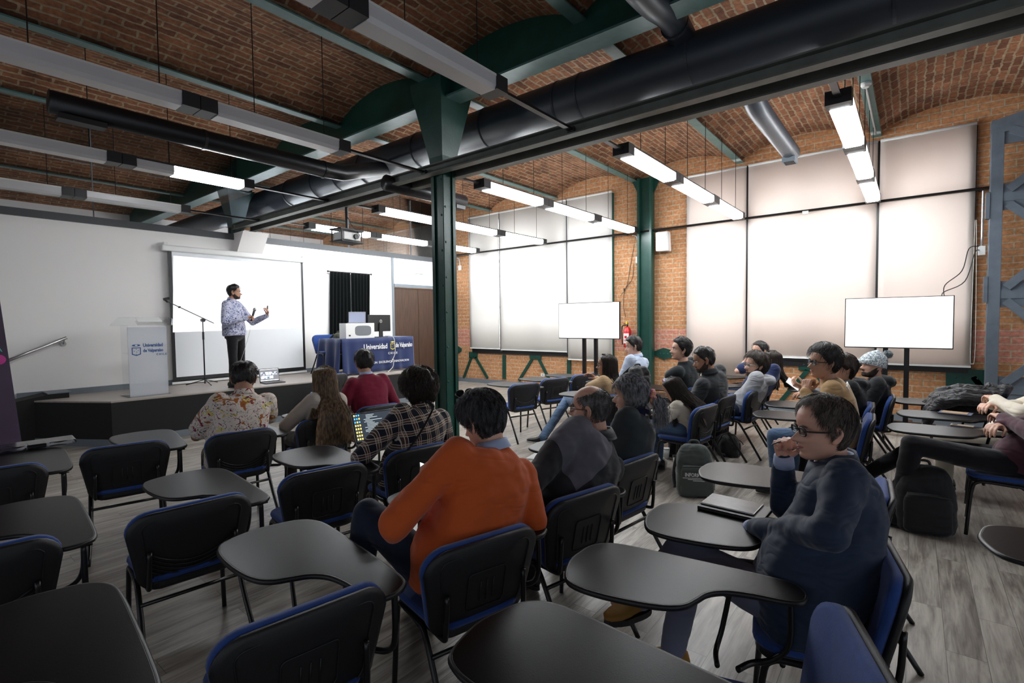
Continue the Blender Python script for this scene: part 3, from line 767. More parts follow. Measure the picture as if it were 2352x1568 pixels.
# crest drawn from plain shapes
def crest(parent, x, z, s, m_line, m_fill, y=-.002):
    bm = B(); t = .004
    out = [V((-.5, 0, .5)), V((.5, 0, .5)), V((.5, 0, -.42)), V((0, 0, -.62)), V((-.5, 0, -.42))]
    inn = [p*.80 for p in out]
    for a, b, c_, d in [(out[i], out[(i+1) % 5], inn[(i+1) % 5], inn[i]) for i in range(5)]:
        prism(bm, [p*s+V((x, y, z)) for p in (a, b, c_, d)], (0, -.001, 0), (0, 0, 0))
    for dx, dz in ((0, .28), (-.22, .02), (.22, .1), (.05, -.12), (0, -.40)):
        ell(bm, (x+dx*s, y, z+dz*s), (.05*s, .0015, .05*s), seg=8)
    n = 20; pts = [V((x+.48*s*math.cos(2*PI*k/n), y, z+s*.78+.13*s*math.sin(2*PI*k/n)*(1 if abs(math.cos(2*PI*k/n)) < .9 else .4))) for k in range(n)]
    prism(bm, pts, (0, -.001, 0), (0, 0, 0))
    o = obj('crest', bm, m_line, parent)
    bm = B(); ell(bm, (x, y-.001, z+s*.78), (.16*s, .0015, .07*s), seg=12); obj('crest_eye', bm, m_fill, parent)

# acrylic lectern
YL = 8.72
la, lb_ = at(300, 913, z=SZ), at(389, 904, z=SZ)
lc = thing('acrylic_lectern', 'clear and frosted acrylic lectern with a blue crest at the left of the stage', 'lectern', ((la.x+lb_.x)/2, (la.y+lb_.y)/2+.02, SZ), math.atan2(lb_.y-la.y, lb_.x-la.x)*.5)
LW = (lb_-la).length
lrz = lc.rotation_euler[2]
bm = B(); bx2(bm, (-LW/2, 0, .0), (LW/2, .012, 1.0)); obj('front_panel', bm, M['frosted'], lc)
for s in (-1, 1):
    bm = B(); bx2(bm, (s*LW/2-.008, 0, 0), (s*LW/2+.008, .34, 1.03)); obj('side_panel', bm, M['acrylic'], lc, bevel=.003)
bm = B(); tt = [V((-LW/2-.22, .40, 1.01)), V((LW/2+.22, .40, 1.10)), V((LW/2+.16, -.06, 1.10)), V((-LW/2-.22, -.06, 1.01))]
prism(bm, [V((-LW/2-.22, -.08, 1.02)), V((LW/2+.22, -.08, 1.02)), V((LW/2+.14, .36, 1.14)), V((-LW/2-.02, .36, 1.14))], (0, 0, 0), (0, 0, .012)); obj('reading_top', bm, M['acrylic'], lc, bevel=.003)
bm = B(); bx2(bm, (-LW/2, .05, .62), (LW/2, .30, .63)); obj('shelf', bm, M['acrylic'], lc)
bm = B(); box(bm, (0, 0, -.0), (LW+.05, .42, .012)); 
bm2 = B(); bx2(bm2, (-LW/2-.03, -.02, 0), (LW/2+.03, .38, .012)); obj('foot_plate', bm2, M['acrylic'], lc); bm.free()
crest(lc, -LW*.30, .655, LW*.23, M['text_navy'], M['plastic'], y=-.003)
text('Universidad', LW*.145, M['text_navy'], lc, 'lettering', (-LW*.13, -.003, .715), bold=.0022, sx=.75)
text('de Valparaíso', LW*.135, M['text_navy'], lc, 'lettering', (-LW*.13, -.003, .64), bold=.0022, sx=.72)
text('C H I L E', LW*.085, M['text_navy'], lc, 'lettering', (LW*.21, -.003, .585), bold=.0012, sx=.85)
rd = Matrix.Rotation(lrz, 4, 'Z')
def on_lec(p): return lc.location + rd @ V(p)
pp = thing('paper_sheets', 'grey-white paper sheets lying on top of the acrylic lectern', 'paper', tuple(on_lec((.05, .14, 1.107))), lrz)
bm = B(); prism(bm, [V((-.15, -.11, -.03)), V((.15, -.11, -.03)), V((.17, .12, .033)), V((-.13, .12, .033))], (0, 0, 0), (0, 0, .004)); o = obj('sheet', bm, M['paper'], pp)
for i, (x, cap) in enumerate(((-.13, 'left'), (.07, 'right'))):
    wb = thing('water_bottle', 'clear water bottle with a red cap inside the lectern, %s one' % cap, 'bottle', tuple(on_lec((x, .16, .63))), 0, 'water bottles on the lectern shelf')
    bm = B(); sweep(bm, [(0, 0, 0), (0, 0, .01), (0, 0, .14), (0, 0, .18), (0, 0, .20)], [.028, .032, .032, .014, .013], 16); obj('bottle_body', bm, M['acrylic'], wb, True)
    bm = B(); cyl(bm, (0, 0, .20), (0, 0, .222), .015, seg=12); obj('cap', bm, M['red'], wb)

# microphone stand
mp_ = at(470, 883, z=SZ)
ms = thing('microphone_stand', 'black boom microphone stand between the lectern and the speaker', 'microphone stand', (mp_.x, mp_.y-.02, SZ))
ym = ms.location.y
pj = at(466, 735, y=ym); pt = at(384, 692, y=ym); pe = at(491, 742, y=ym)
O = ms.location
bm = B(); cyl(bm, (0, 0, .02), (0, 0, pj.z-SZ-.3), .011, seg=10); cyl(bm, (0, 0, .4), (0, 0, pj.z-SZ), .008, seg=10); obj('pole', bm, M['tube'], ms)
bm = B(); cyl(bm, (0, 0, pj.z-SZ-.33), (0, 0, pj.z-SZ-.2), .016, seg=10); obj('clutch', bm, M['black'], ms)
bm = B(); cyl(bm, pt-O, pe-O, .007, seg=10); obj('boom', bm, M['tube'], ms)
bm = B(); cyl(bm, pj-O+V((0, -.03, 0)), pj-O+V((0, .03, 0)), .032, seg=14); obj('joint', bm, M['black'], ms)
bm = B(); rc(bm, pt-O, pt-O+V((-.02, 0, .03)), .02, .025); cyl(bm, pt-O+V((-.05, 0, .03)), pt-O+V((.03, 0, .05)), .022, seg=12); obj('microphone_clip', bm, M['black'], ms)
bm = B(); q = pt-O+(pe-pt)*.25; box(bm, q, (.03, .03, .03)); obj('counterweight_knob', bm, M['black'], ms)
for k in range(3):
    a = 2*PI*k/3+.5; bm = B(); cyl(bm, (0, 0, .09), (.28*math.cos(a), .28*math.sin(a), .012), .008, seg=8); obj('leg', bm, M['tube'], ms)

# laptop at the stage edge
def laptop(name, label, loc, rz, w=.33, d=.23, tilt=105, body=None, scr=None):
    t = thing(name, label, 'laptop', loc, rz)
    bm = B(); bx2(bm, (-w/2, -d/2, 0), (w/2, d/2, .016)); bs = obj('base', bm, body, t, bevel=.004)
    bm = B(); bx2(bm, (-w*.43, -.01, .016), (w*.43, d*.42, .0175)); obj('keyboard', bm, M['black'], bs)
    bm = B(); bx2(bm, (-w*.13, -d*.46, .016), (w*.13, -.03, .0172)); obj('trackpad', bm, body, bs)
    h = d*.96; a = math.radians(tilt-90)
    lid = B(); prism(lid, [V((-w/2, 0, 0)), V((w/2, 0, 0)), V((w/2, 0, h)), V((-w/2, 0, h))], (0, 0, 0), (0, .007, 0)); l = obj('lid', lid, body, t, bevel=.003)
    l.location = (0, d/2, .014); l.rotation_euler = (-a, 0, 0)
    bm = B(); bx2(bm, (-w/2+.002, -.0018, .002), (w/2-.002, .0, h-.002)); obj('bezel', bm, M['black'], l)
    bm = B(); bx2(bm, (-w/2+.010, -.003, .016), (w/2-.010, -.0019, h-.010)); s = obj('screen', bm, scr, l)
    return t, l, s, w, h
def grid_screen():
    m, nt, b = new_mat('video call screen')
    tc = node(nt, 'ShaderNodeTexCoord'); mp = node(nt, 'ShaderNodeMapping'); mp.inputs['Scale'].default_value = (14, 1, 14); nt.links.new(tc.outputs['Object'], mp.inputs[0])
    v = node(nt, 'ShaderNodeTexVoronoi', Scale=2.2); v.distance = 'CHEBYCHEV'; nt.links.new(mp.outputs[0], v.inputs['Vector'])
    r = ramp(nt, [(0, (.08, .09, .12)), (.4, (.35, .42, .5)), (.7, (.7, .72, .75))], 'CONSTANT'); nt.links.new(v.outputs['Color'], r.inputs[0])
    b.inputs['Base Color'].default_value = (.01, .01, .01, 1); nt.links.new(r.outputs[0], b.inputs['Emission Color']); b.inputs['Emission Strength'].default_value = .9
    return m
lp_ = at(628, 879, z=SZ)
t, l, s, lw, lh = laptop('laptop', 'small open laptop showing a video call on the edge of the stage', (lp_.x, lp_.y+.02, SZ), -.06, .34, .24, 100, M['blackcap'], M['screen_on'] if 0 else mat('dark meeting window', (.02, .02, .02), .4, emit=(.10, .10, .11), estr=.8))
tiles = grid_screen()
for rr_, (z, n) in enumerate(((.62, 4), (.34, 3))):
    for k in range(n):
        bm = B(); x = -lw*.42+lw*.205*k+lw*.1; box(bm, (x, -.0035, lh*z), (lw*.19, .001, lh*.23)); obj('video_tile', bm, tiles, l)
bm = B(); box(bm, (0, -.0035, lh*.93), (lw*.9, .001, lh*.03)); obj('menu_bar', bm, M['screen_on'], l)
bm = B(); box(bm, (0, -.0035, lh*.1), (lw*.9, .001, lh*.05)); obj('task_bar', bm, M['screen_on'], l)
# ---- table on the stage
TX0, TX1, TY, TZ = 5.44, 7.20, 8.52, 1.335
tb_ = thing('stage_table', 'rectangular table on the stage hidden under a navy cloth', 'table', ((TX0+TX1)/2, TY+.38, SZ))
TW = TX1-TX0; TH = TZ-SZ
bm = B(); box(bm, (0, 0, TH-.025), (TW-.04, .68, .03)); obj('tabletop', bm, M['desk'], tb_)
for sx in (-1, 1):
    for sy in (-1, 1):
        bm = B(); bx2(bm, (sx*(TW/2-.1)-.02, sy*.3-.02, 0), (sx*(TW/2-.1)+.02, sy*.3+.02, TH-.04)); obj('leg', bm, M['tube'], tb_)
cl = thing('table_cloth', 'navy blue cloth printed with a university name over the stage table', 'table cloth', ((TX0+TX1)/2, TY+.38, SZ))
bm = B(); bx2(bm, (-TW/2, -.37, TH-.009), (TW/2, .37, TH)); obj('cloth_top', bm, M['cloth_blue'], cl)
bm = B(); n = 80; z_lo = .0
rows_ = 8; vs = []
for r in range(rows_+1):
    t_ = r/rows_; row = []
    for k in range(n+1):
        u = k/n; x = -TW/2-.0+TW*u; amp = .004+.012*t_*(1 if u > .25 else 2.2)
        row.append(bm.verts.new((x-.02*t_*(u < .02), -.375-amp*(1+math.sin(u*34+2*math.sin(u*9)))-.02*t_, TH-(TH-.03)*t_)))
    vs.append(row)
for r in range(rows_):
    for k in range(n): bm.faces.new((vs[r][k], vs[r][k+1], vs[r+1][k+1], vs[r+1][k]))
fc = obj('front_drop', bm, M['cloth_blue'], cl, True); s = fc.modifiers.new('s', 'SOLIDIFY'); s.thickness = .004
bm = B(); vs = []
for r in range(rows_+1):
    t_ = r/rows_; vs.append([bm.verts.new((-TW/2-.01-(.01+.05*t_)*(1+math.sin(u*14)), -.38+.74*u, TH-(TH-.03)*t_)) for u in [k/24 for k in range(25)]])
for r in range(rows_):
    for k in range(24): bm.faces.new((vs[r][k], vs[r][k+1], vs[r+1][k+1], vs[r+1][k]))
sc_ = obj('side_drop', bm, M['cloth_blue'], cl, True); s = sc_.modifiers.new('s', 'SOLIDIFY'); s.thickness = .004
yt = -.425
text('Universidad', .150, M['text_white'], cl, 'lettering', (-.42, yt, TH-.225), bold=.0022, sx=.80)
crest(cl, .29, TH-.19, .115, M['text_yellow'], M['text_white'], y=yt)
text('de Valparaíso', .138, M['text_white'], cl, 'lettering', (.365, yt, TH-.215), bold=.0022, sx=.60).rotation_euler = (PI/2, -.0, 0)
text('C H I L E', .062, M['text_white'], cl, 'lettering', (.17, yt, TH-.35), bold=.001)
text('VINCULACION  EXCELENCIA  INNOVACION', .062, M['text_white'], cl, 'lettering', (-.52, yt-.01, TH-.52), bold=.0004, sx=.98)
# things on the table
wbx = at(823, 757, y=TY+.12)
wb = thing('speaker_box', 'white cardboard box printed with a grey loudspeaker on the stage table', 'box', (wbx.x, TY+.16, TZ), -.04)
bm = B(); bx2(bm, (-.32, -.12, 0), (.32, .12, .30)); obj('carton', bm, M['plastic'], wb, bevel=.004)
bm = B(); pts = [V((.13*1.4*math.copysign(abs(math.cos(a))**.5, math.cos(a))+.06, 0, .15+.10*math.copysign(abs(math.sin(a))**.5, math.sin(a)))) for a in [2*PI*k/32 for k in range(32)]]
prism(bm, pts, (0, -.1225, 0), (0, -.1195, 0)); obj('printed_speaker', bm, mat('printed grey', (.16, .17, .18), .6, bump=.3, bscale=300), wb)
bm = B(); box(bm, (-.24, -.121, .06), (.04, .003, .03)); obj('printed_port', bm, M['black'], wb)
t2, l2, s2, _, _ = laptop('laptop', 'silver laptop standing open on top of the white box on the stage', (wbx.x+.02, TY+.20, TZ+.301), PI-.5, .33, .22, 98, M['metal'], mat('blue lit page', (.1, .1, .1), .4, emit=(.45, .52, .80), estr=.6))
bm = B(); box(bm, (0, .0078, .1), (.31, .001, .2)); 
obj('lid_cover', bm, mat('pale lilac lid', (.42, .46, .62), .4), l2)
mo = at(873, 748, y=TY+.2)
mn = thing('monitor', 'black computer monitor seen from behind on the stage table', 'monitor', (mo.x, TY+.22, TZ), .08)
bm = B(); bx2(bm, (-.29, -.02, .12), (.29, .02, .47)); sh = obj('back_shell', bm, M['black'], mn, bevel=.008)
bm = B(); prism(bm, [V((-.05, 0, 0)), V((.05, 0, 0)), V((.04, 0, .30)), V((-.04, 0, .30))], (0, -.05, 0), (0, -.025, 0)); obj('stand', bm, M['black'], mn)
bm = B(); box(bm, (0, -.01, .006), (.26, .2, .012)); obj('stand_base', bm, M['black'], mn, bevel=.004)
bm = B(); cyl(bm, (.02, -.024, .335), (.02, -.021, .335), .036, seg=24); lg = obj('badge', bm, M['metal'], mn)
text('hp', .05, M['black'], mn, 'badge_letters', (.02-.026, -.0255, .322), shear=.3)
ca = thing('hanging_cable', 'grey cable trailing down the front of the navy table cloth', 'cable', (0, 0, 0))
bm = B(); c0 = V((mo.x+.1, TY-.08, TZ)); sweep(bm, [c0+V((-.05, .2, .03)), c0+V((0, .0, .01)), c0+V((.02, -.04, -.12)), c0+V((.0, -.06, -.35)), c0+V((-.12, -.07, -.52)), c0+V((-.05, -.07, -.45)), c0+V((-.06, -.07, -.6)), c0+V((-.2, -.08, -.70))], .006, 8, smooth_n=6); obj('cable_run', bm, M['rope'], ca)

# projector
pc = at(797, 541, x=GX+.17)
pr = thing('projector', 'white projector in a black ceiling cage hanging from the twin beam', 'projector', (GX+.17, pc.y, pc.z-.02), .12)
bm = B(); bx2(bm, (-.16, -.12, -.06), (.16, .12, .06)); obj('body', bm, M['plastic'], pr, bevel=.015)
bm = B(); cyl(bm, (.06, -.12, .0), (.06, -.15, .0), .04, seg=16); obj('lens', bm, M['black'], pr)
bm = B(); box(bm, (0, 0, .095), (.44, .26, .02)); box(bm, (0, 0, -.085), (.42, .28, .012))
for sx in (-1, 1):
    for sy in (-1, 1): box(bm, (sx*.19, sy*.11, 0), (.015, .015, .2))
obj('cage', bm, M['blackcap'], pr, bevel=.003)
bm = B(); cyl(bm, (0, 0, .10), (0, 0, 3.40-pc.z+.02), .020, seg=12); obj('pole', bm, M['black'], pr)
bm = B(); sweep(bm, [(.0, -.02, .3), (.05, -.05, .18), (.12, -.06, .12), (.10, -.14, .05), (.16, -.13, .0)], .006, 6, smooth_n=5); obj('cable', bm, M['black'], pr)

# ================================================================ televisions on stands
def tv(label, x, yc, zc, w, h, rz, base_z=0):
    t = thing('television', label, 'television', (x, yc, 0), rz)
    bm = B(); bx2(bm, (0, -w/2, zc-h/2), (.05, w/2, zc+h/2)); obj('casing', bm, M['black'], t, bevel=.004)
    bm = B(); bx2(bm, (-.003, -w/2+.012, zc-h/2+.016), (.0, w/2-.012, zc+h/2-.010)); obj('screen', bm, M['screen_on'], t)
    for s in (-.12, .12):
        bm = B(); bx2(bm, (.05, s-.03, .12), (.10, s+.03, zc+.2)); obj('upright', bm, M['tube'], t)
    bm = B(); bx2(bm, (-.28, -.42, .09), (-.2, .42, .14)); bx2(bm, (.06, -.45, .09), (.13, .45, .15)); bx2(bm, (-.25, -.20, .09), (.35, -.14, .14)); bx2(bm, (-.25, .14, .09), (.35, .20, .14)); obj('base_frame', bm, M['tube'], t)
    for sx in (-.24, .32):
        for sy in (-.4, .4):
            bm = B(); cyl(bm, (sx, sy-.015, .04), (sx, sy+.015, .04), .04, seg=14); box(bm, (sx, sy, .08), (.04, .04, .03)); obj('caster', bm, M['black'], t)
    return t
q = [at(px, py, x=8.9) for px, py in ((1941, 685), (2193, 681), (2190, 803), (1941, 797))]
tv('large white lit television on a black stand before the right window', 8.9, (q[0].y+q[1].y)/2, (q[0].z+q[2].z)/2, abs(q[0].y-q[1].y), abs(q[0].z-q[3].z), 0)
q = [at(px, py, x=7.9) for px, py in ((1283, 698), (1423, 697), (1422, 778), (1283, 778))]
tv('smaller-looking white lit television on a black stand left of the fire extinguisher', 7.9, (q[0].y+q[1].y)/2, (q[0].z+q[2].z)/2, abs(q[0].y-q[1].y), abs(q[0].z-q[3].z), 0)
cb = thing('television_cable', 'thin dark cable looping from the wall box down to the large television', 'cable')
bm = B(); a = V((XW-.15, -.72, 2.62)); b = V((8.98, -.33, 1.86))
sweep(bm, [a, a+V((-.1, .12, -.03)), a+V((-.3, .2, -.35)), b+V((.15, .0, .2)), b], .006, 6, smooth_n=6)
sweep(bm, [a+V((0, 0, -.05)), a+V((-.1, .06, -.1)), a+V((-.35, .17, -.5)), b+V((.1, .02, .1)), b+V((0, 0, -.02))], .006, 6, smooth_n=6); obj('cable_run', bm, M['black'], cb)
cb2 = thing('extinguisher_side_cable', 'thin dark cables drooping on the brick above the fire extinguisher', 'cable')
pa = [at(px, py, x=XW-.03) for px, py in ((1456, 605), (1452, 640), (1436, 665), (1432, 700), (1437, 728))]
pb = [at(px, py, x=XW-.03) for px, py in ((1457, 560), (1448, 610), (1440, 655), (1425, 680))]
bm = B(); sweep(bm, pa, .005, 6, smooth_n=5); sweep(bm, pb, .005, 6, smooth_n=5); box(bm, pa[2]+V((-.01, .02, .0)), (.02, .02, .06)); obj('cable_run', bm, M['black'], cb2)

# trash can
p = at(1046, 873, z=0)
tc_ = thing('trash_can', 'shiny steel pedal bin with a black lid behind the central column', 'bin', (p.x-.17, p.y-.10, 0))
bm = B(); cyl(bm, (0, 0, .02), (0, 0, .34), .13, .13, 28); obj('can_body', bm, mat('polished steel', (.7, .7, .7), .2, metal=1), tc_, True)
bm = B(); cyl(bm, (0, 0, .34), (0, 0, .38), .135, .12, 28); obj('lid', bm, M['black'], tc_)
bm = B(); cyl(bm, (0, 0, 0), (0, 0, .02), .135, seg=28); box(bm, (0, -.16, .02), (.07, .05, .01)); obj('pedal_base', bm, M['black'], tc_)

# roll-up banner at the left edge
bn = thing('rollup_banner', 'dark purple roll-up banner leaning at the left edge beside the stage', 'banner', (0, 0, 0))
def pb_(px, py, y=7.2): return at(px, py, y=y)
t0, t1 = pb_(-20, 560), pb_(52, 1030)
bm = B(); w_ = .85
topz = 2.35; dirx = (t1.x-t0.x)/(t1.z-t0.z)
xt = t1.x+dirx*(topz-t1.z)
pts = [V((t1.x+dirx*(.06-t1.z), 7.2, .06)), V((xt, 7.2, topz)), V((xt-w_, 7.2, topz)), V((t1.x+dirx*(.06-t1.z)-w_, 7.2, .06))]
prism(bm, pts, (0, -.003, 0), (0, .003, 0))
def banner_mat():
    m, nt, b = new_mat('dark purple print')
    tc = node(nt, 'ShaderNodeTexCoord'); n = node(nt, 'ShaderNodeTexNoise', Scale=1.5, Detail=8.0); nt.links.new(tc.outputs['Object'], n.inputs['Vector'])
    r = ramp(nt, [(.3, (.035, .022, .045)), (.55, (.07, .045, .085)), (.8, (.14, .10, .17))]); nt.links.new(n.outputs[0], r.inputs[0]); nt.links.new(r.outputs[0], b.inputs['Base Color']); b.inputs['Roughness'].default_value = .45
    return m
obj('banner_sheet', bm, banner_mat(), bn)
bm = B(); pz = pts[0]; box(bm, (pz.x-w_/2, 7.2, .04), (w_+.04, .12, .08)); obj('cassette', bm, M['metal'], bn, bevel=.01)
bm = B(); a_ = V((pts[1].x-w_/2, 7.23, topz)); cyl(bm, (pz.x-w_/2, 7.23, .06), a_, .01, seg=8); obj('support_pole', bm, M['metal'], bn)
q1 = pb_(3, 796, 7.19); text('A', .10, mat('teal print', (.12, .45, .42), .6), bn, 'printed_letter', (q1.x-.06, 7.19, q1.z-.05))
bm = B(); q2 = pb_(-2, 826, 7.19); ell(bm, q2, (.05, .002, .05)); obj('printed_dot', bm, mat('pink print', (.6, .05, .3), .6), bn)
# ================================================================ chairs with writing tablets
TAB_W = [(1.02, 2.355), (1.12, 2.335), (1.20, 2.30), (1.245, 2.23), (1.25, 2.12), (1.215, 1.85), (1.175, 1.58), (1.15, 1.46), (1.12, 1.425), (1.07, 1.41), (1.02, 1.43), (1.005, 1.49), (1.01, 1.60), (1.0, 1.70), (.96, 1.77), (.90, 1.81), (.845, 1.85), (.815, 1.92), (.805, 2.03), (.812, 2.17), (.835, 2.27), (.885, 2.33)]
_r = Matrix.Rotation(math.radians(10), 3, 'Z')
TAB = [(_r @ V((x-.76, y-1.40, 0))) for x, y in TAB_W]
def rounded_rect(w, h, r, n=5, wb=None):
    wb = w if wb is None else wb; out = []
    for cx, cz, a0 in ((w/2-r, h/2-r, 0), (-w/2+r, h/2-r, 90), (-wb/2+r, -h/2+r, 180), (wb/2-r, -h/2+r, 270)):
        for k in range(n+1):
            a = math.radians(a0+90*k/n); out.append((cx+r*math.cos(a), cz+r*math.sin(a)))
    return out
def back_point(x, z, off):
    """backrest surface: concave forwards, leaning back; z measured from the middle of the back"""
    return V((x, .045 - z*.22 + .45*x*x + off, .585+z))
def grid_pad(bm, outline, f0, f1, rings=(1.0, .93, .6, .25)):
    """a padded panel: outline lofted to a front face f1 and back face f0"""
    def ring(s, f, push): return [bm.verts.new(f(x*s, z*s, push)) for x, z in outline]
    n = len(outline)
    seq = [ring(s, f0, p) for s, p in ((.25, 0), (.6, 0), (.93, 0), (1.0, .008))] + [ring(s, f1, p) for s, p in ((1.0, -.008), (.93, 0), (.6, .004), (.25, .006))]
    for a, b in zip(seq[:-1], seq[1:]):
        for k in range(n): bm.faces.new((a[k], a[(k+1) % n], b[(k+1) % n], b[k]))
    bm.faces.new(seq[0][::-1]); bm.faces.new(seq[-1])
def make_chair(variant, tablet=True):
    t = thing('writing_tablet_chair', 'chair', 'chair')
    bm = B(); prism(bm, [V((x, .265+y, 0)) for x, y in rounded_rect(.455, .43, .09, wb=.42)], (0, 0, .435), (0, 0, .468)); obj('seat_cushion', bm, M['blue'], t, bevel=.014)
    bm = B(); prism(bm, [V((x, .265+y, 0)) for x, y in rounded_rect(.44, .41, .08, wb=.40)], (0, 0, .405), (0, 0, .436)); obj('seat_shell', bm, M['chairblack'], t, bevel=.006)
    ol = rounded_rect(.53, .395, .10, 6, wb=.46)
    bm = B(); grid_pad(bm, ol, lambda x, z, p: back_point(x, z, -.018+p), lambda x, z, p: back_point(x, z, .012+p)); bs = obj('back_shell', bm, M['chairblack'], t, True)
    ol2 = [(x*1.0, z*1.0+.004) for x, z in ol]
    bm = B(); grid_pad(bm, ol2, lambda x, z, p: back_point(x, z, .009+p), lambda x, z, p: back_point(x, z, .050+p)); obj('back_cushion', bm, M['blue'], t, True)
    # moulded rim and pattern on the rear of the shell
    bm = B(); rim = [back_point(x*.80, z*.74+.012, -.0185) for x, z in rounded_rect(.52, .39, .05, 4, wb=.46)]
    sweep(bm, rim, .0032, 6, closed=True); obj('moulded_rim', bm, M['chairblack'], bs, True)
    bm = B()
    if variant == 'ribs':
        for k in range(5):
            z0 = -.045-.021*k
            sweep(bm, [back_point(x, z0 - .030*(1-(x/.17)**2) + .035*(x/.17)**2, -.0205) for x in [(-.175+.35*i/12) for i in range(13)]], .0040, 6)
    else:
        sweep(bm, [back_point(x, z, -.0195) for x, z in [(q[0]*.34, q[1]*.42-.01) for q in rounded_rect(.52, .39, .05, 3)]], .003, 6, closed=True)
        for x in (-.03, 0, .03): sweep(bm, [back_point(x, z, -.0185) for z in (-.06, -.02, .03)], .0028, 6)
    obj('moulded_ribs' if variant == 'ribs' else 'moulded_panel', bm, M['chairblack'], bs, True)
    tube = M['tube']
    for s in (-1, 1):
        X = s*.215
        bm = B(); sweep(bm, [(X*1.05, .47, .0), (X, .445, .33), (X, .415, .405), (X, .34, .418), (X, .2, .415)], .0125, 10, smooth_n=4); obj('leg', bm, tube, t, True)
        bm = B(); sweep(bm, [(X*1.10, -.10, .0), (X*1.02, .04, .22), (X, .16, .40), (X, .22, .415)], .0125, 10, smooth_n=4); obj('leg', bm, tube, t, True)
        bm = B(); sweep(bm, [(X*.86, .20, .412), (X*.86, .06, .415), (X*.86, .035, .45), (X*.84, .025, .60)], .011, 8, smooth_n=4); obj('back_post', bm, tube, t, True)
    bm = B(); cyl(bm, (-.215, .10, .33), (.215, .10, .33), .010, seg=8); cyl(bm, (-.21, .38, .395), (.21, .38, .395), .010, seg=8); obj('seat_frame', bm, tube, t, True)
    if tablet:
        bm = B(); pts = catmull([V((p.x, p.y, 0)) for p in TAB], 4, True); prism(bm, pts, (0, 0, .682), (0, 0, .702)); tp = obj('writing_tablet', bm, M['desk'], t, bevel=.003)
        bm = B(); ed = [V((p.x, p.y, .692)) for p in pts]; sweep(bm, ed, .011, 6, closed=True); obj('edge_band', bm, M['black'], tp, True)
        bm = B(); sweep(bm, [(.235, .30, .40), (.30, .26, .40), (.335, .18, .42), (.335, .12, .50), (.335, .12, .68)], .012, 10, smooth_n=4); sweep(bm, [(.235, .38, .39), (.31, .40, .40), (.345, .38, .48), (.345, .34, .68)], .011, 10, smooth_n=4)
        box(bm, (.34, .23, .675), (.05, .26, .012)); obj('tablet_arm', bm, tube, t, True)
    return t

# ================================================================ people
DISP = {}
def dtex(scale, kind='CLOUDS'):
    k = (scale, kind)
    if k not in DISP:
        x = bpy.data.textures.new('folds', kind); x.noise_scale = scale
        if kind == 'CLOUDS': x.noise_depth = 2
        DISP[k] = x
    return DISP[k]
def cloth_mat(name, col, rough=.85, sheen=.2, wr=.35, scale=5, weave=.1, var=.06):
    """fabric: soft folds from stretched noise plus a fine weave"""
    m, nt, b = new_mat(name)
    b.inputs['Base Color'].default_value = (*col, 1); b.inputs['Roughness'].default_value = rough; b.inputs['Sheen Weight'].default_value = sheen; b.inputs['Specular IOR Level'].default_value = .25
    tc = node(nt, 'ShaderNodeTexCoord'); mp = node(nt, 'ShaderNodeMapping'); mp.inputs['Scale'].default_value = (.75, .75, 2.0); mp.inputs['Rotation'].default_value = (.5, .3, .6)
    nt.links.new(tc.outputs['Object'], mp.inputs[0])
    n = node(nt, 'ShaderNodeTexNoise', Scale=float(scale), Detail=1.0, Distortion=.9); nt.links.new(mp.outputs[0], n.inputs['Vector'])
    n0 = node(nt, 'ShaderNodeTexNoise', Scale=float(scale)*.6, Detail=.0, Distortion=.4); nt.links.new(mp.outputs[0], n0.inputs['Vector'])
    crease = math_n(nt, 'POWER', math_n(nt, 'MULTIPLY', math_n(nt, 'ABSOLUTE', math_n(nt, 'SUBTRACT', n.outputs[0], .5)), 2.0), 1.1)
    hgt = math_n(nt, 'ADD', math_n(nt, 'MULTIPLY', crease, .55), math_n(nt, 'MULTIPLY', n0.outputs[0], .8))
    n2 = node(nt, 'ShaderNodeTexNoise', Scale=420.0, Detail=1.0); nt.links.new(tc.outputs['Object'], n2.inputs['Vector'])
    b1 = node(nt, 'ShaderNodeBump', Strength=wr*.55, Distance=.05); nt.links.new(hgt, b1.inputs['Height'])
    b2 = node(nt, 'ShaderNodeBump', Strength=weave, Distance=.003); nt.links.new(n2.outputs[0], b2.inputs['Height']); nt.links.new(b1.outputs[0], b2.inputs['Normal'])
    nt.links.new(b2.outputs[0], b.inputs['Normal'])
    return m
def skin_mat(name, col, stub=None):
    m, nt, b = new_mat(name)
    tc = node(nt, 'ShaderNodeTexCoord'); n = node(nt, 'ShaderNodeTexNoise', Scale=14.0, Detail=4.0); nt.links.new(tc.outputs['Object'], n.inputs['Vector'])
    r = ramp(nt, [(.3, tuple(c*.86 for c in col)), (.7, (col[0]*1.06, col[1]*.98, col[2]*.95))]); nt.links.new(n.outputs[0], r.inputs[0]); nt.links.new(r.outputs[0], b.inputs['Base Color'])
    b.inputs['Roughness'].default_value = .48; b.inputs['Specular IOR Level'].default_value = .4
    b.inputs['Subsurface Weight'].default_value = 0
    n2 = node(nt, 'ShaderNodeTexNoise', Scale=160.0, Detail=2.0); nt.links.new(tc.outputs['Object'], n2.inputs['Vector'])
    bp = node(nt, 'ShaderNodeBump', Strength=.12, Distance=.002); nt.links.new(n2.outputs[0], bp.inputs['Height']); nt.links.new(bp.outputs[0], b.inputs['Normal'])
    return m
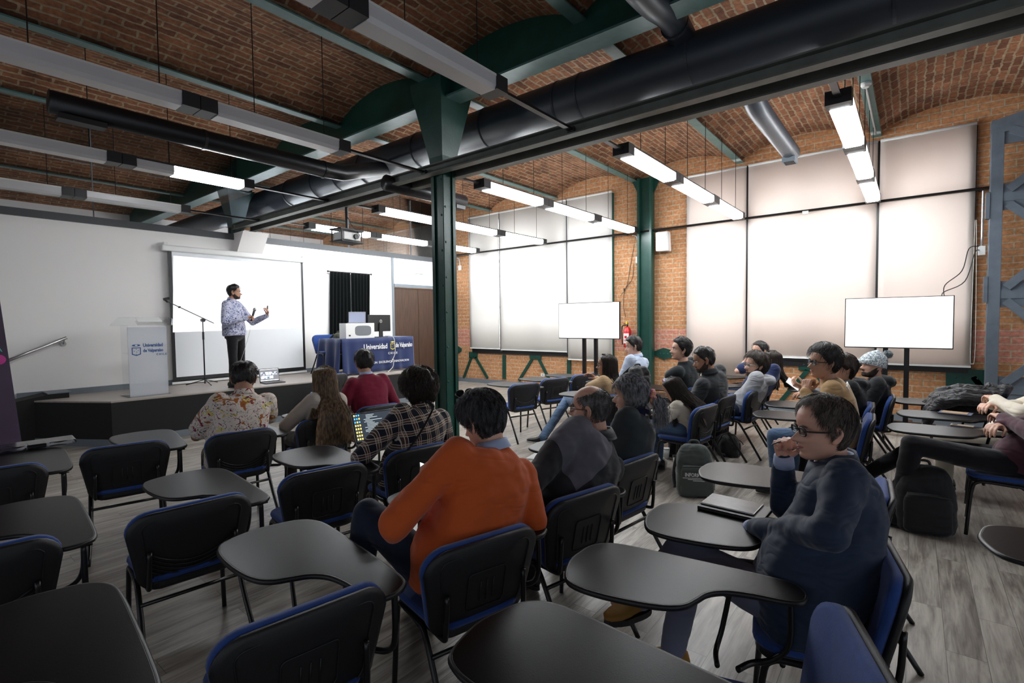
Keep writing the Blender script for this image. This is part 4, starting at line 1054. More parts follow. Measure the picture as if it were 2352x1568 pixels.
def hair_mat(name, c1, c2, rough=.45):
    m, nt, b = new_mat(name)
    tc = node(nt, 'ShaderNodeTexCoord'); mp = node(nt, 'ShaderNodeMapping'); mp.inputs['Scale'].default_value = (1, 1, .25); nt.links.new(tc.outputs['Object'], mp.inputs[0])
    n = node(nt, 'ShaderNodeTexNoise', Scale=70.0, Detail=4.0); nt.links.new(mp.outputs[0], n.inputs['Vector'])
    r = ramp(nt, [(.38, c1), (.64, c2)]); nt.links.new(n.outputs[0], r.inputs[0]); nt.links.new(r.outputs[0], b.inputs['Base Color'])
    b.inputs['Roughness'].default_value = rough; b.inputs['Specular IOR Level'].default_value = .4
    return m
SK = {'tan': skin_mat('tan skin', (.52, .29, .19)), 'light': skin_mat('light skin', (.70, .42, .31)), 'brown': skin_mat('brown skin', (.42, .22, .14)), 'pink': skin_mat('rosy skin', (.74, .42, .31))}
HR = {'black': hair_mat('black hair', (.006, .005, .005), (.022, .018, .016)), 'brown': hair_mat('dark brown hair', (.012, .008, .006), (.045, .028, .018)),
      'long': hair_mat('light brown hair', (.07, .042, .025), (.26, .165, .09)), 'grey': hair_mat('grey streaked hair', (.09, .09, .094), (.50, .50, .52)),
      'salt': hair_mat('black and grey hair', (.012, .012, .013), (.10, .10, .105)), 'cropped': hair_mat('cropped grey hair', (.045, .042, .040), (.19, .18, .175)), 'beard': hair_mat('dark beard', (.022, .014, .010), (.06, .038, .028), .7), 'ash': hair_mat('ash brown hair', (.040, .030, .024), (.17, .135, .11))}
M['lens'] = acrylic_mat('spectacle lens', (.93, .94, .95), .35)
M['eyewhite'] = mat('eye white', (.75, .72, .70), .3); M['iris'] = mat('dark iris', (.02, .012, .008), .2); M['lips'] = mat('lips', (.42, .16, .13), .5)

def interp(tab, z):
    zs = [t[0] for t in tab]; vs = [t[1] for t in tab]
    return float(np.interp(z, zs, vs))
# midline profile and widths of a head; z from under the chin to the crown
P_FRONT = [(-.118, .030), (-.113, .068), (-.104, .079), (-.092, .082), (-.078, .081), (-.06, .083), (-.03, .081), (0, .077), (.02, .083), (.04, .088), (.065, .083), (.088, .068), (.104, .045), (.113, .020), (.116, .004)]
P_MID = [(-.118, .0), (-.108, .006), (-.096, .011), (-.083, .004), (-.074, .011), (-.066, .012), (-.061, .008), (-.056, .013), (-.048, .011), (-.043, .013), (-.038, .036), (-.031, .046), (-.022, .038), (-.008, .023), (.006, .009), (.016, .006), (.03, .006), (.05, .002), (.08, 0)]
P_WID = [(-.118, .012), (-.112, .030), (-.102, .042), (-.088, .051), (-.065, .060), (-.035, .068), (0, .0735), (.03, .077), (.055, .076), (.08, .067), (.098, .050), (.110, .028), (.116, .006)]
P_BACK = [(-.118, .005), (-.105, -.012), (-.09, -.038), (-.065, -.062), (-.04, -.080), (-.01, -.093), (.03, -.101), (.06, -.094), (.085, -.075), (.102, -.050), (.112, -.026), (.116, -.004)]
def head_surf(z, a, off=0, zoff=0):
    """point of the skull at height z and azimuth a (a=0 looks forward, +a to the right)"""
    f, w, bk = interp(P_FRONT, z), interp(P_WID, z), interp(P_BACK, z)
    sx, cy = math.sin(a), math.cos(a)
    cyc = (f+bk)/2*.55
    e = .92
    X = (w+off)*math.copysign(abs(sx)**e, sx)
    ry = (f-cyc) if cy >= 0 else (cyc-bk)
    Y = cyc + (ry+off)*math.copysign(abs(cy)**(.88 if cy > 0 else e), cy)
    if cy > 0:
        m = interp(P_MID, z)
        sig = .0130 + .006*max(0, min(1, (-z-.02)/.02)) if z > -.047 else (.021 if z > -.08 else .022)
        if z > .012: sig = .024
        Y += m*math.exp(-(X/sig)**2)
        for s in (-1, 1):   # eye sockets, cheeks
            Y -= .0085*math.exp(-((X-s*.031)/.015)**2-((z-.003)/.011)**2)
            Y += .0045*math.exp(-((X-s*.036)/.016)**2-((z+.030)/.016)**2)
            Y += .0035*math.exp(-((X-s*.028)/.020)**2-((z-.022)/.006)**2)
        Y -= .003*math.exp(-(X/.020)**2-((z+.0612)/.0022)**2)
    return V((X, Y, z+zoff))
def head_mesh(bm, T, nz=46, na=56):
    zs = [-.1175+.2335*(.5-.5*math.cos(PI*i/nz)) for i in range(nz+1)]
    zs = [(z*.45 + (-.1175+.2335*i/nz)*.55) for i, z in enumerate(zs)]
    rings = []
    for z in zs: rings.append([T @ head_surf(z, 2*PI*k/na) for k in range(na)])
    loft(bm, rings)
def ear(bm, T, s):
    c = V((s*.074, -.006, -.008))
    pts = [(.0, .012, -.030), (.004, .002, -.032), (.010, -.012, -.014), (.014, -.018, .008), (.013, -.010, .026), (.009, .004, .030), (.004, .012, .018)]
    sweep(bm, [T @ (c+V((s*x, y, z))) for x, y, z in catmull(pts, 3)], .0055, 8)
    pts = [c+V((s*.002, 0, -.016)), c+V((s*.006, -.006, .004)), c+V((s*.006, -.003, .020))]
    sweep(bm, [T @ p for p in pts], .008, 8)
    ell(bm, T @ (c+V((s*.003, .006, -.026))), (.006*1, .007, .008), seg=8)

def hand(bm, w, d, n, curl=.4, side=1, k=1.0, thumb=.5, spread=.05, curls=None):
    """palm, four fingers and a thumb. w wrist, d finger direction, n palm normal (side the fingers close to)"""
    d = V(d).normalized(); n = V(n); n = (n-d*n.dot(d)).normalized(); lat = d.cross(n)*side   # towards the thumb
    L = .088*k
    kn = []
    for i, u in enumerate((.030, .011, -.009, -.028)):
        kn.append(w + d*(L*(1, 1.03, .99, .92)[i]) + lat*u*k - n*.004*k)
        rc(bm, w + d*.012*k + lat*u*.62*k, kn[-1], .0135*k, .0105*k, seg=8, ns=3)
    rc(bm, w - d*.02*k, w+d*.03*k, .022*k, .020*k, seg=10)
    for i, p in enumerate(kn):
        c = curls[i] if curls else curl*(1+.08*i)
        ln = ((.043, .026, .020), (.047, .030, .021), (.044, .028, .021), (.034, .021, .018))[i]
        sp = (1.5-i)*spread; dd = (d + lat*sp).normalized(); a = 0; q = V(p)
        for j, l in enumerate(ln):
            a += c*(1.15, 1.25, .85)[j]
            v = dd*math.cos(a) + n*math.sin(a)
            q2 = q + v*l*k; rc(bm, q, q2, (.0092, .0085, .0078)[j]*k, (.0086, .0078, .0068)[j]*k, seg=8, ns=3); q = q2
    b0 = w + d*.018*k + lat*.026*k + n*.006*k
    v1 = (d*.75 + lat*.75 + n*(.25+.4*thumb)).normalized(); b1 = b0 + v1*.040*k
    v2 = (d*.95 + lat*(.30-.5*thumb) + n*(.15+.9*thumb)).normalized(); b2 = b1 + v2*.032*k; b3 = b2 + (v2+n*.2*thumb).normalized()*.024*k
    rc(bm, b0, b1, .0145*k, .0105*k, seg=8, ns=3); rc(bm, b1, b2, .0105*k, .0095*k, seg=8, ns=3); rc(bm, b2, b3, .0095*k, .0075*k, seg=8, ns=3)
    return kn

def remesh(o, vox, smooth=4, fac=.5, disp=None, dsc=.12):
    r = o.modifiers.new('remesh', 'REMESH'); r.mode = 'VOXEL'; r.voxel_size = vox; r.use_smooth_shade = True
    s = o.modifiers.new('smooth', 'SMOOTH'); s.factor = fac; s.iterations = smooth
    if disp:
        dm = o.modifiers.new('folds', 'DISPLACE'); dm.texture = dtex(dsc); dm.strength = disp; dm.mid_level = .5; dm.texture_coords = 'LOCAL'
        s2 = o.modifiers.new('smooth2', 'SMOOTH'); s2.factor = .5; s2.iterations = 2
BAKE = []
def bake_all():
    bpy.context.view_layer.update()
    dg = bpy.context.evaluated_depsgraph_get()
    res = []
    for o in BAKE:
        me = bpy.data.meshes.new_from_object(o.evaluated_get(dg), preserve_all_data_layers=True, depsgraph=dg); me.name = o.name
        res.append((o, me))
    for o, me in res:
        o.modifiers.clear(); o.data = me
        for p in me.polygons: p.use_smooth = True
    BAKE.clear()

def ring(c, rx, ry, axis, right, n=20, e=1.0):
    axis = V(axis).normalized(); right = V(right); right = (right-axis*right.dot(axis)).normalized(); fw = axis.cross(right)
    out = []
    for k in range(n):
        a = 2*PI*k/n; ca, sa = math.cos(a), math.sin(a)
        out.append(V(c) + right*(rx*math.copysign(abs(ca)**e, ca)) + fw*(ry*math.copysign(abs(sa)**e, sa)))
    return out
def torso(bm, pts, right):
    """pts: list of (centre, half width, half depth)"""
    rs = []
    for i, (c, rx, ry) in enumerate(pts):
        a = V(pts[min(i+1, len(pts)-1)][0]) - V(pts[max(i-1, 0)][0])
        rs.append(ring(c, rx, ry, a, right, 24, .82))
    loft(bm, rs)

def ribbon_strands(name, paths, m, parent, r0=.0012, r1=.0004):
    vs = []; fs = []
    for P in paths:
        n = len(P); base = len(vs); u = None
        for i, p in enumerate(P):
            d = (P[min(i+1, n-1)]-P[max(i-1, 0)])
            if d.length < 1e-7: d = V((0, 0, -1))
            d.normalize()
            if u is None: u = frame_of(d)[0]
            u = u-d*u.dot(d); u = u.normalized() if u.length > 1e-5 else d.orthogonal().normalized()
            w = d.cross(u)
            r = r0+(r1-r0)*(i/(n-1))
            for k in range(3): vs.append(p + (u*math.cos(2.1*k) + w*math.sin(2.1*k))*r)
        for i in range(n-1):
            for k in range(3): fs.append((base+i*3+k, base+i*3+(k+1) % 3, base+i*3+3+(k+1) % 3, base+i*3+3+k))
    me = bpy.data.meshes.new(name); me.from_pydata([tuple(v) for v in vs], [], fs); me.materials.append(m)
    for p in me.polygons: p.use_smooth = True
    o = bpy.data.objects.new(name, me); return link(o, parent)

def hairline(a, style):
    """lowest z with hair at azimuth a"""
    a = abs((a+PI) % (2*PI)-PI); d = math.degrees(a)
    if style == 'bald': tab = [(0, .2), (46, .2), (54, .060), (64, .035), (74, .015), (86, -.030), (97, -.02), (106, -.055), (180, -.085)]
    elif style == 'receding': tab = [(0, .088), (20, .090), (42, .100), (58, .055), (66, .028), (74, .02), (86, -.022), (98, -.015), (106, -.05), (140, -.080), (180, -.085)]
    else: tab = [(0, .070), (38, .066), (55, .050), (64, .020), (72, .010), (86, -.028), (97, -.02), (106, -.06), (140, -.090), (180, -.095)]
    return interp(tab, d)
def hair_cap(parent, T, m, style='short', thick=.016, top=None, strands=900, slen=.05, curl=0.0, vox=.007, rnd=.012, low=0, sr=.0012, sweepdir=None, rag=.0):
    rs = random.Random(hash(style) % 1000 + strands)
    bm = B(); nz, na = 30, 56
    top = thick if top is None else top
    grid = []
    for i in range(nz+1):
        z = -.10+low + (.216-low)*i/nz; row = []
        for k in range(na):
            a = 2*PI*k/na; hl = hairline(a, style)+low*(abs((a+PI) % (2*PI)-PI) > 1.9)
            t = max(0, min(1, (z-hl)/.022))
            th = thick + (top-thick)*max(0, min(1, (z-.03)/.06))
            nzv = noise.noise(V((math.sin(a)*3, math.cos(a)*3, z*22)))*rnd
            if style == 'bald': th *= .40 
            zt_ = interp([(0, .05), (60, .062), (100, .080), (140, .095), (180, .100)], abs(math.degrees((a+PI) % (2*PI)-PI)));
            if style == 'bald' and z > zt_: t *= max(0, 1-(z-zt_)/.02)
            th *= .55+.45*max(0, min(1, (z-hl)/.06)); off = -.012 + t*(th+.012+max(nzv*t, -.004))
            p = head_surf(min(z, .1155), a, 0); c = V((0, -.01, .0)); dirn = (p-c).normalized()
            # lift along the outward direction
            nrm = V((dirn.x, dirn.y, dirn.z*1.0 if z > .0 else dirn.z*.3)).normalized()
            row.append(bm.verts.new(T @ (p + nrm*off)))
        grid.append(row)
    for i in range(nz):
        for k in range(na): bm.faces.new((grid[i][k], grid[i][(k+1) % na], grid[i+1][(k+1) % na], grid[i+1][k]))
    bm.faces.new(grid[0][::-1]); bm.faces.new(grid[-1])
    o = obj('hair', bm, m, parent, True)
    if strands:
        paths = []
        sc = T.to_scale()[0]
        for _ in range(strands*3):
            if len(paths) >= strands: break
            z = rs.uniform(-.09+low, .114); a = rs.uniform(-PI, PI); hl = hairline(a, style)+low*(abs(a) > 1.9)
            if z < hl+.004: continue
            if style == 'bald' and z > interp([(0, .055), (60, .066), (100, .084), (140, .10), (180, .106)], abs(math.degrees(a))): continue
            th = (thick + (top-thick)*max(0, min(1, (z-.03)/.06)))*(.42 if style == 'bald' else 1)*(.5+.5*max(0, min(1, (z-hl)/.06)))
            # flow: from the crown down and forward at the front
            p = head_surf(min(z, .1155), a, 0); nrm = (p-V((0, -.01, 0))).normalized()
            crown = V((0, -.05, .11)); fl = (p-crown); fl = (fl-nrm*fl.dot(nrm))
            if sweepdir is not None and z > .02: fl = fl.normalized()*.5 + V(sweepdir)
            fl = (fl-nrm*fl.dot(nrm)); fl = fl.normalized() if fl.length > 1e-4 else V((0, 1, 0))
            fl = fl + V((rs.gauss(0, .16), rs.gauss(0, .16), rs.gauss(0, .16))); fl = (fl-nrm*fl.dot(nrm)).normalized()
            q = p + nrm*(th*.55); P = []; L = slen*rs.uniform(.5, 1.1); ph = rs.uniform(0, 6)
            side = nrm.cross(fl)
            for j in range(5):
                u = j/4
                P.append(T @ (q + fl*L*u + nrm*(th*.48+.004*math.sin(u*PI)+rag*u*rs.random()) - nrm*(L*u)**2*5.5 + side*curl*math.sin(ph+u*7)))
            paths.append(P)
        ribbon_strands('hair_strands', paths, m, o, sr*sc, sr*.35*sc)
    return o
def long_hair(parent, T, m, N, length, width=.13, back=.13, wave=0.0, freq=18, n=900, sr=.0016, front=False, gather=None, spread=1.0, slope=0.0, tr=.26):
    """hair falling from the crown; T head matrix, N point between the shoulders (local), positions in the person's space"""
    rs = random.Random(n)
    hair_cap(parent, T, m, 'short', .007, .012, 0, rnd=.004)
    h = [c for c in bpy.data.objects if c.parent == parent and c.name.startswith('hair')][-1]
    paths = []; sc = T.to_scale()[0]
    for _ in range(n):
        a = rs.uniform(math.radians(52 if front else 75), PI)*rs.choice((-1, 1))
        # start along the parting
        s0 = T @ (V((rs.gauss(0, .012), rs.uniform(-.05, .05), .118)) + V((0, 0, rs.uniform(.0, .008))))
        P = [s0]; off = rs.uniform(.013, .026)
        for z in (.095, .06, .02, -.03, -.08):
            q_ = head_surf(max(z, .02), a, off+.004*(z < 0)); q_.z = z; P.append(T @ q_)
        last = P[-1]; ang = a
        zl = last.z; L = length*rs.uniform(.80, 1.05)
        steps = max(4, int(L/.05)); ph = rs.uniform(0, 6.28)
        back_v = (T.to_3x3() @ V((0, -1, 0))); back_v.z = 0; back_v.normalize(); right_v = V((-back_v.y, back_v.x, 0))
        x0 = (last-N).dot(right_v); y0 = (last-N).dot(back_v)
        tx = x0*spread*rs.uniform(.8, 1.25)+rs.gauss(0, .012); ty = y0
        for j in range(1, steps+1):
            u = j/steps; z = zl-L*u
            body_back = back*(1 if abs(tx) < .16 else .6)
            sm = u*u*(3-2*u); xx = x0+(tx-x0)*sm
            v_ = min(1, (zl-z)/tr); yy = y0+((body_back+.012+slope*max(0, N.z-z)+.03*math.sin(PI*min(1, max(0, N.z-z)/.5)))-y0)*v_*v_*(3-2*v_) if ty > -.02 else y0+slope*max(0, N.z-z)*.6
            wv = wave*(math.sin(ph+freq*z))*min(1, u*3)
            if gather is not None: pass
            P.append(N + right_v*(xx+wv) + back_v*(yy+wv*.6) + V((0, 0, z-N.z)))
        paths.append(catmull(P, 2))
    ribbon_strands('hair_strands', paths, m, h, sr*sc, sr*.6*sc)
    return h
def beard_cap(parent, T, m, thick=.004, up=-.03):
    bm = B(); na = 40; grid = []
    zs = [-.1185+i*.0075 for i in range(14)]
    for z in zs:
        row = []
        for k in range(na+1):
            a = math.radians(-100+200*k/na); d = abs(math.degrees(a))
            hi = interp([(0, -.040), (14, -.044), (20, -.066), (34, -.070), (55, -.055), (75, -.03), (100, .0)], d)
            t = max(0, min(1, (hi-z)/.008)); 
            if d < 16 and -.072 < z < -.052: t = 0
            row.append(bm.verts.new(T @ (head_surf(z, a, -.003+t*(.003+thick)))))
        grid.append(row)
    for i in range(len(zs)-1):
        for k in range(na): bm.faces.new((grid[i][k], grid[i][k+1], grid[i+1][k+1], grid[i+1][k]))
    bmesh.ops.contextual_create(bm, geom=grid[0]) if False else None
    return obj('beard', bm, m, parent, True)
def glasses(parent, T, m, lens=True, on_head=False, w=.026, h=.019, rr=.0019):
    g = obj_bridge = None
    if on_head: T = T @ Matrix.Translation((0, -.020, .088)) @ Matrix.Rotation(.62, 4, 'X')
    bm = B(); y = .094
    for s in (-1, 1):
        c = V((s*.031, y-.002, .002)); n = 20
        sweep(bm, [T @ (c+V((w*math.copysign(abs(math.cos(a))**.6, math.cos(a)), -.003*abs(math.cos(a)), h*math.copysign(abs(math.sin(a))**.7, math.sin(a))))) for a in [2*PI*k/n for k in range(n)]], rr*T.to_scale()[0], 6, closed=True)
        sweep(bm, [T @ V((s*.057, y-.006, .008)), T @ V((s*.072, y-.022, .008)), T @ V((s*.080, .04, .006)), T @ V((s*.080, -.008, .004)), T @ V((s*.076, -.028, -.012))], rr*1.15*T.to_scale()[0], 6, smooth_n=3)
    sweep(bm, [T @ V((-.007, y+.003, .007)), T @ V((0, y+.008, .009)), T @ V((.007, y+.003, .007))], rr*T.to_scale()[0], 6)
    f = obj('spectacle_frame', bm, m, parent, True)
    bm = B()
    for s in (-1, 1):
        c = V((s*.031, y-.002, .002)); n = 20
        prism(bm, [T @ (c+V((w*math.copysign(abs(math.cos(a))**.6, math.cos(a)), -.003*abs(math.cos(a)), h*math.copysign(abs(math.sin(a))**.7, math.sin(a))))) for a in [2*PI*k/n for k in range(n)]], (0, 0, 0), T.to_3x3() @ V((0, .001, 0)))
    obj('lenses', bm, M['black'] if on_head else M['lens'], f)
    return f

def person(label, pos, rz, head_w, head_rot=(0, 0, 0), S=1.05, top=None, sleeve='long', legs='seated', pants=None, skin='tan', arms=None, hair=('black', 'short', {}), vox=.010, hvox=.006,
           shoe=None, shw=.185, dep=.115, belly=0, collar=None, hands=None, extras=None, hood=False, knees=None, feet=None, pelvis=None, hem=None, disp=.014, waist_w=None, top_name='shirt', neck_r=.055, feat=True, shoe_name='shoe', nk=0.0, cuff=None):
    """pos: chair origin; head_w: world position of the head centre"""
    t = thing('person', label, 'person', pos, rz)
    inv = (Matrix.Translation(V(pos)) @ Matrix.Rotation(rz, 4, 'Z')).inverted()
    Hc = inv @ V(head_w)
    HR_ = Euler((head_rot[1], head_rot[2], head_rot[0])).to_matrix().to_4x4()
    T = Matrix.Translation(Hc) @ HR_ @ Matrix.Scale(S, 4)
    N = Hc + HR_.to_3x3() @ V((0, -.030*S, -.055*S)) + V((0, -.012, -.075*S-nk))
    Pv = V(pelvis) if pelvis else V((0, .115+dep+belly*.8, .56))
    stand = legs == 'stand'
    up = (N-Pv); upn = up.normalized()
    # torso curve, slightly hunched
    bow = V((0, -.045, 0)) if not stand else V((0, -.0, 0))
    def sp(u): return Pv + up*u + bow*math.sin(PI*u)
    right = V((1, 0, 0))
    sh_c = sp(.86)
    right = (right - upn*right.dot(upn)).normalized()
    ShL = sh_c - right*shw*S*.88; ShR = sh_c + right*shw*S*.88
    arms = arms or {}
    def arm(side):
        s = -1 if side == 'L' else 1; sh = ShL if s < 0 else ShR
        if side in arms:
            e, w = V(arms[side][0]), V(arms[side][1])
        else:
            e = sh + V((s*.05, .10, -.27))*S; w = e + V((-s*.13, .21, -.0))*S
        return s, sh, e, w
    AR = [arm('L'), arm('R')]
    kn = knees or ([V((-.11, .62, .52)), V((.11, .62, .52))] if not stand else [Pv+V((-.10, .02, -.38)), Pv+V((.10, .02, -.38))])
    ft = feet or ([V((k.x, k.y+.0, .09)) for k in kn] if not stand else [Pv+V((-.11, 0, -.76)), Pv+V((.11, 0, -.76))])
    kn = [V(k) for k in kn]; ft = [V(k) for k in ft]
    hips = [Pv+V((-.09*S, .02, -.02)), Pv+V((.09*S, .02, -.02))]
    ww = waist_w or shw*.78
    # ---- body
    bm = B()
    head_mesh(bm, T)
    for s in (-1, 1): ear(bm, T, s)
    rc(bm, N+V((0, 0, -.05)), Hc + HR_.to_3x3() @ V((0, -.022*S, -.055*S)), neck_r*1.05*S, neck_r*.95*S, seg=16)
    torso(bm, [(sp(0)-V((0, 0, .06)), ww*.8, .09), (sp(.1), ww*.85, .09), (sp(.4), ww*.75, .08), (sp(.75), shw*.62, .07), (sp(.9), shw*.45, .05), (sp(1.0), .05, .045)], right)
    for i, (s, sh, e, w) in enumerate(AR):
        rc(bm, sh-right*(s*.035), e, .040*S, .036*S); rc(bm, e, w, .036*S, .026*S)
        hd = (hands or {}).get('L' if s < 0 else 'R', {})
        d = V(hd.get('d', (w-e))); n = V(hd.get('n', (0, 0, -1)))
        hand(bm, w, d, n, hd.get('curl', .45), hd.get('side', 1 if s > 0 else -1)*1, hd.get('k', 1.0)*S, hd.get('thumb', .5), hd.get('spread', .06), hd.get('curls'))
    for i in (0, 1):
        rc(bm, hips[i], kn[i], .062*S, .045*S); rc(bm, kn[i], ft[i], .045*S, .032*S); rc(bm, ft[i], ft[i]+V((0, .10, -.04)), .03, .03)
    body = obj('body', bm, SK[skin], t, True); remesh(body, hvox, 2, .45); BAKE.append(body)
    # ---- eyes, brows, mouth
    if feat:
        for s in (-1, 1):
            bm = B(); ell(bm, T @ V((s*.031, .0742, .002)), (.0100*S, .0100*S, .0062*S), seg=12); ey = obj('eye', bm, M['eyewhite'], t, True)
            bm = B(); ell(bm, T @ V((s*.031, .0822, .001)), (.0050*S, .0030*S, .0046*S), HR_.to_3x3(), seg=10); obj('iris', bm, M['iris'], ey, True)
            bm = B(); sweep(bm, [T @ V((s*.014, .0905, .019)), T @ V((s*.028, .0905, .025)), T @ V((s*.046, .080, .020))], .0030*S, 6, smooth_n=3); obj('eyebrow', bm, HR[hair[0] if hair[0] in HR else 'black'], t, True)
        bm = B(); sweep(bm, [T @ V((-.020, .0865, -.0615)), T @ V((-.008, .0945, -.0590)), T @ V((.0, .0950, -.0595)), T @ V((.008, .0945, -.0590)), T @ V((.020, .0865, -.0615))], [.0015*S, .003*S, .003*S, .003*S, .0015*S], 6)
        sweep(bm, [T @ V((-.018, .0865, -.0635)), T @ V((.0, .0945, -.0680)), T @ V((.018, .0865, -.0635))], [.0015*S, .004*S, .0015*S], 6); obj('mouth', bm, M['lips'], t, True)
    # ---- top garment
    if top is not None:
        g = .018
        bm = B()
        hz = hem if hem is not None else -.05
        pts = [(sp(0)+V((0, .0, hz)), ww+g+.012+belly*.5, dep+.012+belly*.3), (sp(.05), ww+g+.012+belly*.6, dep+.015+belly*.6), (sp(.22), ww+g+.005+belly*.6, dep+.01+belly), (sp(.42), ww+g+.008+belly*.3, dep+belly*.7), (sp(.62), shw*.92+g*.5, dep*1.0+belly*.2), (sp(.80), shw*1.0, dep*.92), (sp(.88), shw*.92, dep*.78), (sp(.94), shw*.72, dep*.66), (sp(.98), shw*.44, dep*.56), (sp(1.0)+V((0, 0, .012)), neck_r*1.15*S, neck_r*1.15*S)]
        torso(bm, pts, right)
        for s, sh, e, w in AR:
            inn = sh - right*(s*.03)
            if sleeve == 'short':
                m_ = sh + (e-sh)*.78; rc(bm, inn, m_, .076*S, .074*S, seg=16)
            else:
                rc(bm, inn, e, .075*S, .058*S, seg=16); ww_ = w-(w-e)*.04; rc(bm, e, ww_, .060*S, .042*S, seg=16)
        if hood:
            cN = N + V((0, -.065, -.01)); sweep(bm, [N+V((-.10, .05, -.03)), N+V((-.125, -.03, .0)), N+V((-.07, -.115, -.015)), N+V((0, -.135, -.03)), N+V((.07, -.115, -.015)), N+V((.125, -.03, .0)), N+V((.10, .05, -.03))], [.025, .038, .050, .056, .050, .038, .025], 12, smooth_n=0)
        o = obj(top_name, bm, top, t, True); remesh(o, vox, 8, .6, disp*1.5, .16); BAKE.append(o)
        top_o = o
        if collar:
            cm, cr, ch, th = collar[:4]; tilt = collar[4] if len(collar) > 4 else .35
            ax = (Hc-N); ax = V((ax.x*.5, ax.y*.5+.0, ax.z)).normalized()
            fwv = (V((0, 1, 0))-ax*ax.y).normalized(); rv = fwv.cross(ax)
            bm = B(); n = 36; rows_ = []
            for hh, rr in ((-.012, cr+.006), (ch*.5, cr+.001), (ch, cr-.002), (ch+.004, cr+.004), (ch*.5, cr+th), (-.006, cr+th+.008)):
                row = []
                for k in range(n):
                    a = 2*PI*k/n; c_, s_ = math.cos(a), math.sin(a)
                    q = N + V((0, .0, .0)) + (rv*c_ + fwv*s_)*rr*S + ax*(hh) - ax*(tilt*.10*max(0, s_)*1.0)*(1)
                    row.append(bm.verts.new(q))
                rows_.append(row)
            for a_, b_ in zip(rows_[:-1], rows_[1:]):
                for k in range(n): bm.faces.new((a_[k], a_[(k+1) % n], b_[(k+1) % n], b_[k]))
            co = obj('collar', bm, cm, t, True)
        if cuff:
            for s, sh, e, w in AR:
                bm = B(); d_ = (w-e).normalized(); cyl(bm, w-d_*.03, w+d_*.022, .043*S, .038*S, seg=24); obj('cuff', bm, cuff, t, True)
    # ---- trousers
    if pants is not None:
        bm = B()
        ell(bm, Pv+V((0, .0, -.02)), (ww+.015, dep+.005, .10), seg=20)
        for i in (0, 1):
            rc(bm, hips[i], kn[i], .092*S, .066*S, seg=16)
            rc(bm, kn[i], ft[i]+V((0, 0, .0)), .066*S, .052*S, seg=16)
        if stand: torso(bm, [(Pv+V((0, 0, -.06)), ww+.01, dep), (Pv+V((0, 0, .06)), ww+.004, dep-.004)], V((1, 0, 0)))
        o = obj('trousers', bm, pants, t, True); remesh(o, max(vox, .010), 4, .5, .012, .10); BAKE.append(o)
        for i in (0, 1):
            fd = V((feet_dir[i] if (feet_dir := (extras or {}).get('foot_dir')) else (0, 1, -.05))).normalized()
            u, w_, _ = frame_of(fd); upf = V((0, 0, 1)); upf = (upf-fd*upf.dot(fd)).normalized(); lt = fd.cross(upf)
            base = ft[i] - upf*.05
            def fr(c, rx, rzz): return [base + fd*c[0] + upf*c[1] + lt*(rx*math.cos(2*PI*k/14)) + upf*(rzz*math.sin(2*PI*k/14)) for k in range(14)]
            bm = B(); loft(bm, [fr((-.075, .02), .012, .015), fr((-.065, .035), .033, .036), fr((-.02, .045), .038, .050), fr((.03, .035), .037, .042), (fr((.09, .018), .045, .028)), fr((.14, .010), .044, .022), fr((.18, .006), .030, .016), fr((.195, .004), .010, .008)])
            sh_o = obj(shoe_name, bm, shoe or M['black'], t, True)
            bm = B(); n = 20; pts = [base + fd*(.06+.135*math.cos(2*PI*k/n)) + lt*((.047-.008*(math.cos(2*PI*k/n) < 0))*math.sin(2*PI*k/n)) - upf*.012 for k in range(n)]
            prism(bm, pts, upf*-.014, upf*.010); obj('sole', bm, (extras or {}).get('sole', M['black']), sh_o)
    # ---- hair
    if hair:
        hm = HR.get(hair[0]); kw = dict(hair[2])
        if hair[1] == 'long': long_hair(t, T, hm, N, slope=max(0.0, (N.y-Pv.y)/(N.z-Pv.z)), **kw)
        elif hair[1]: hair_cap(t, T, hm, hair[1], **kw)
    return t, T, N, AR, sp
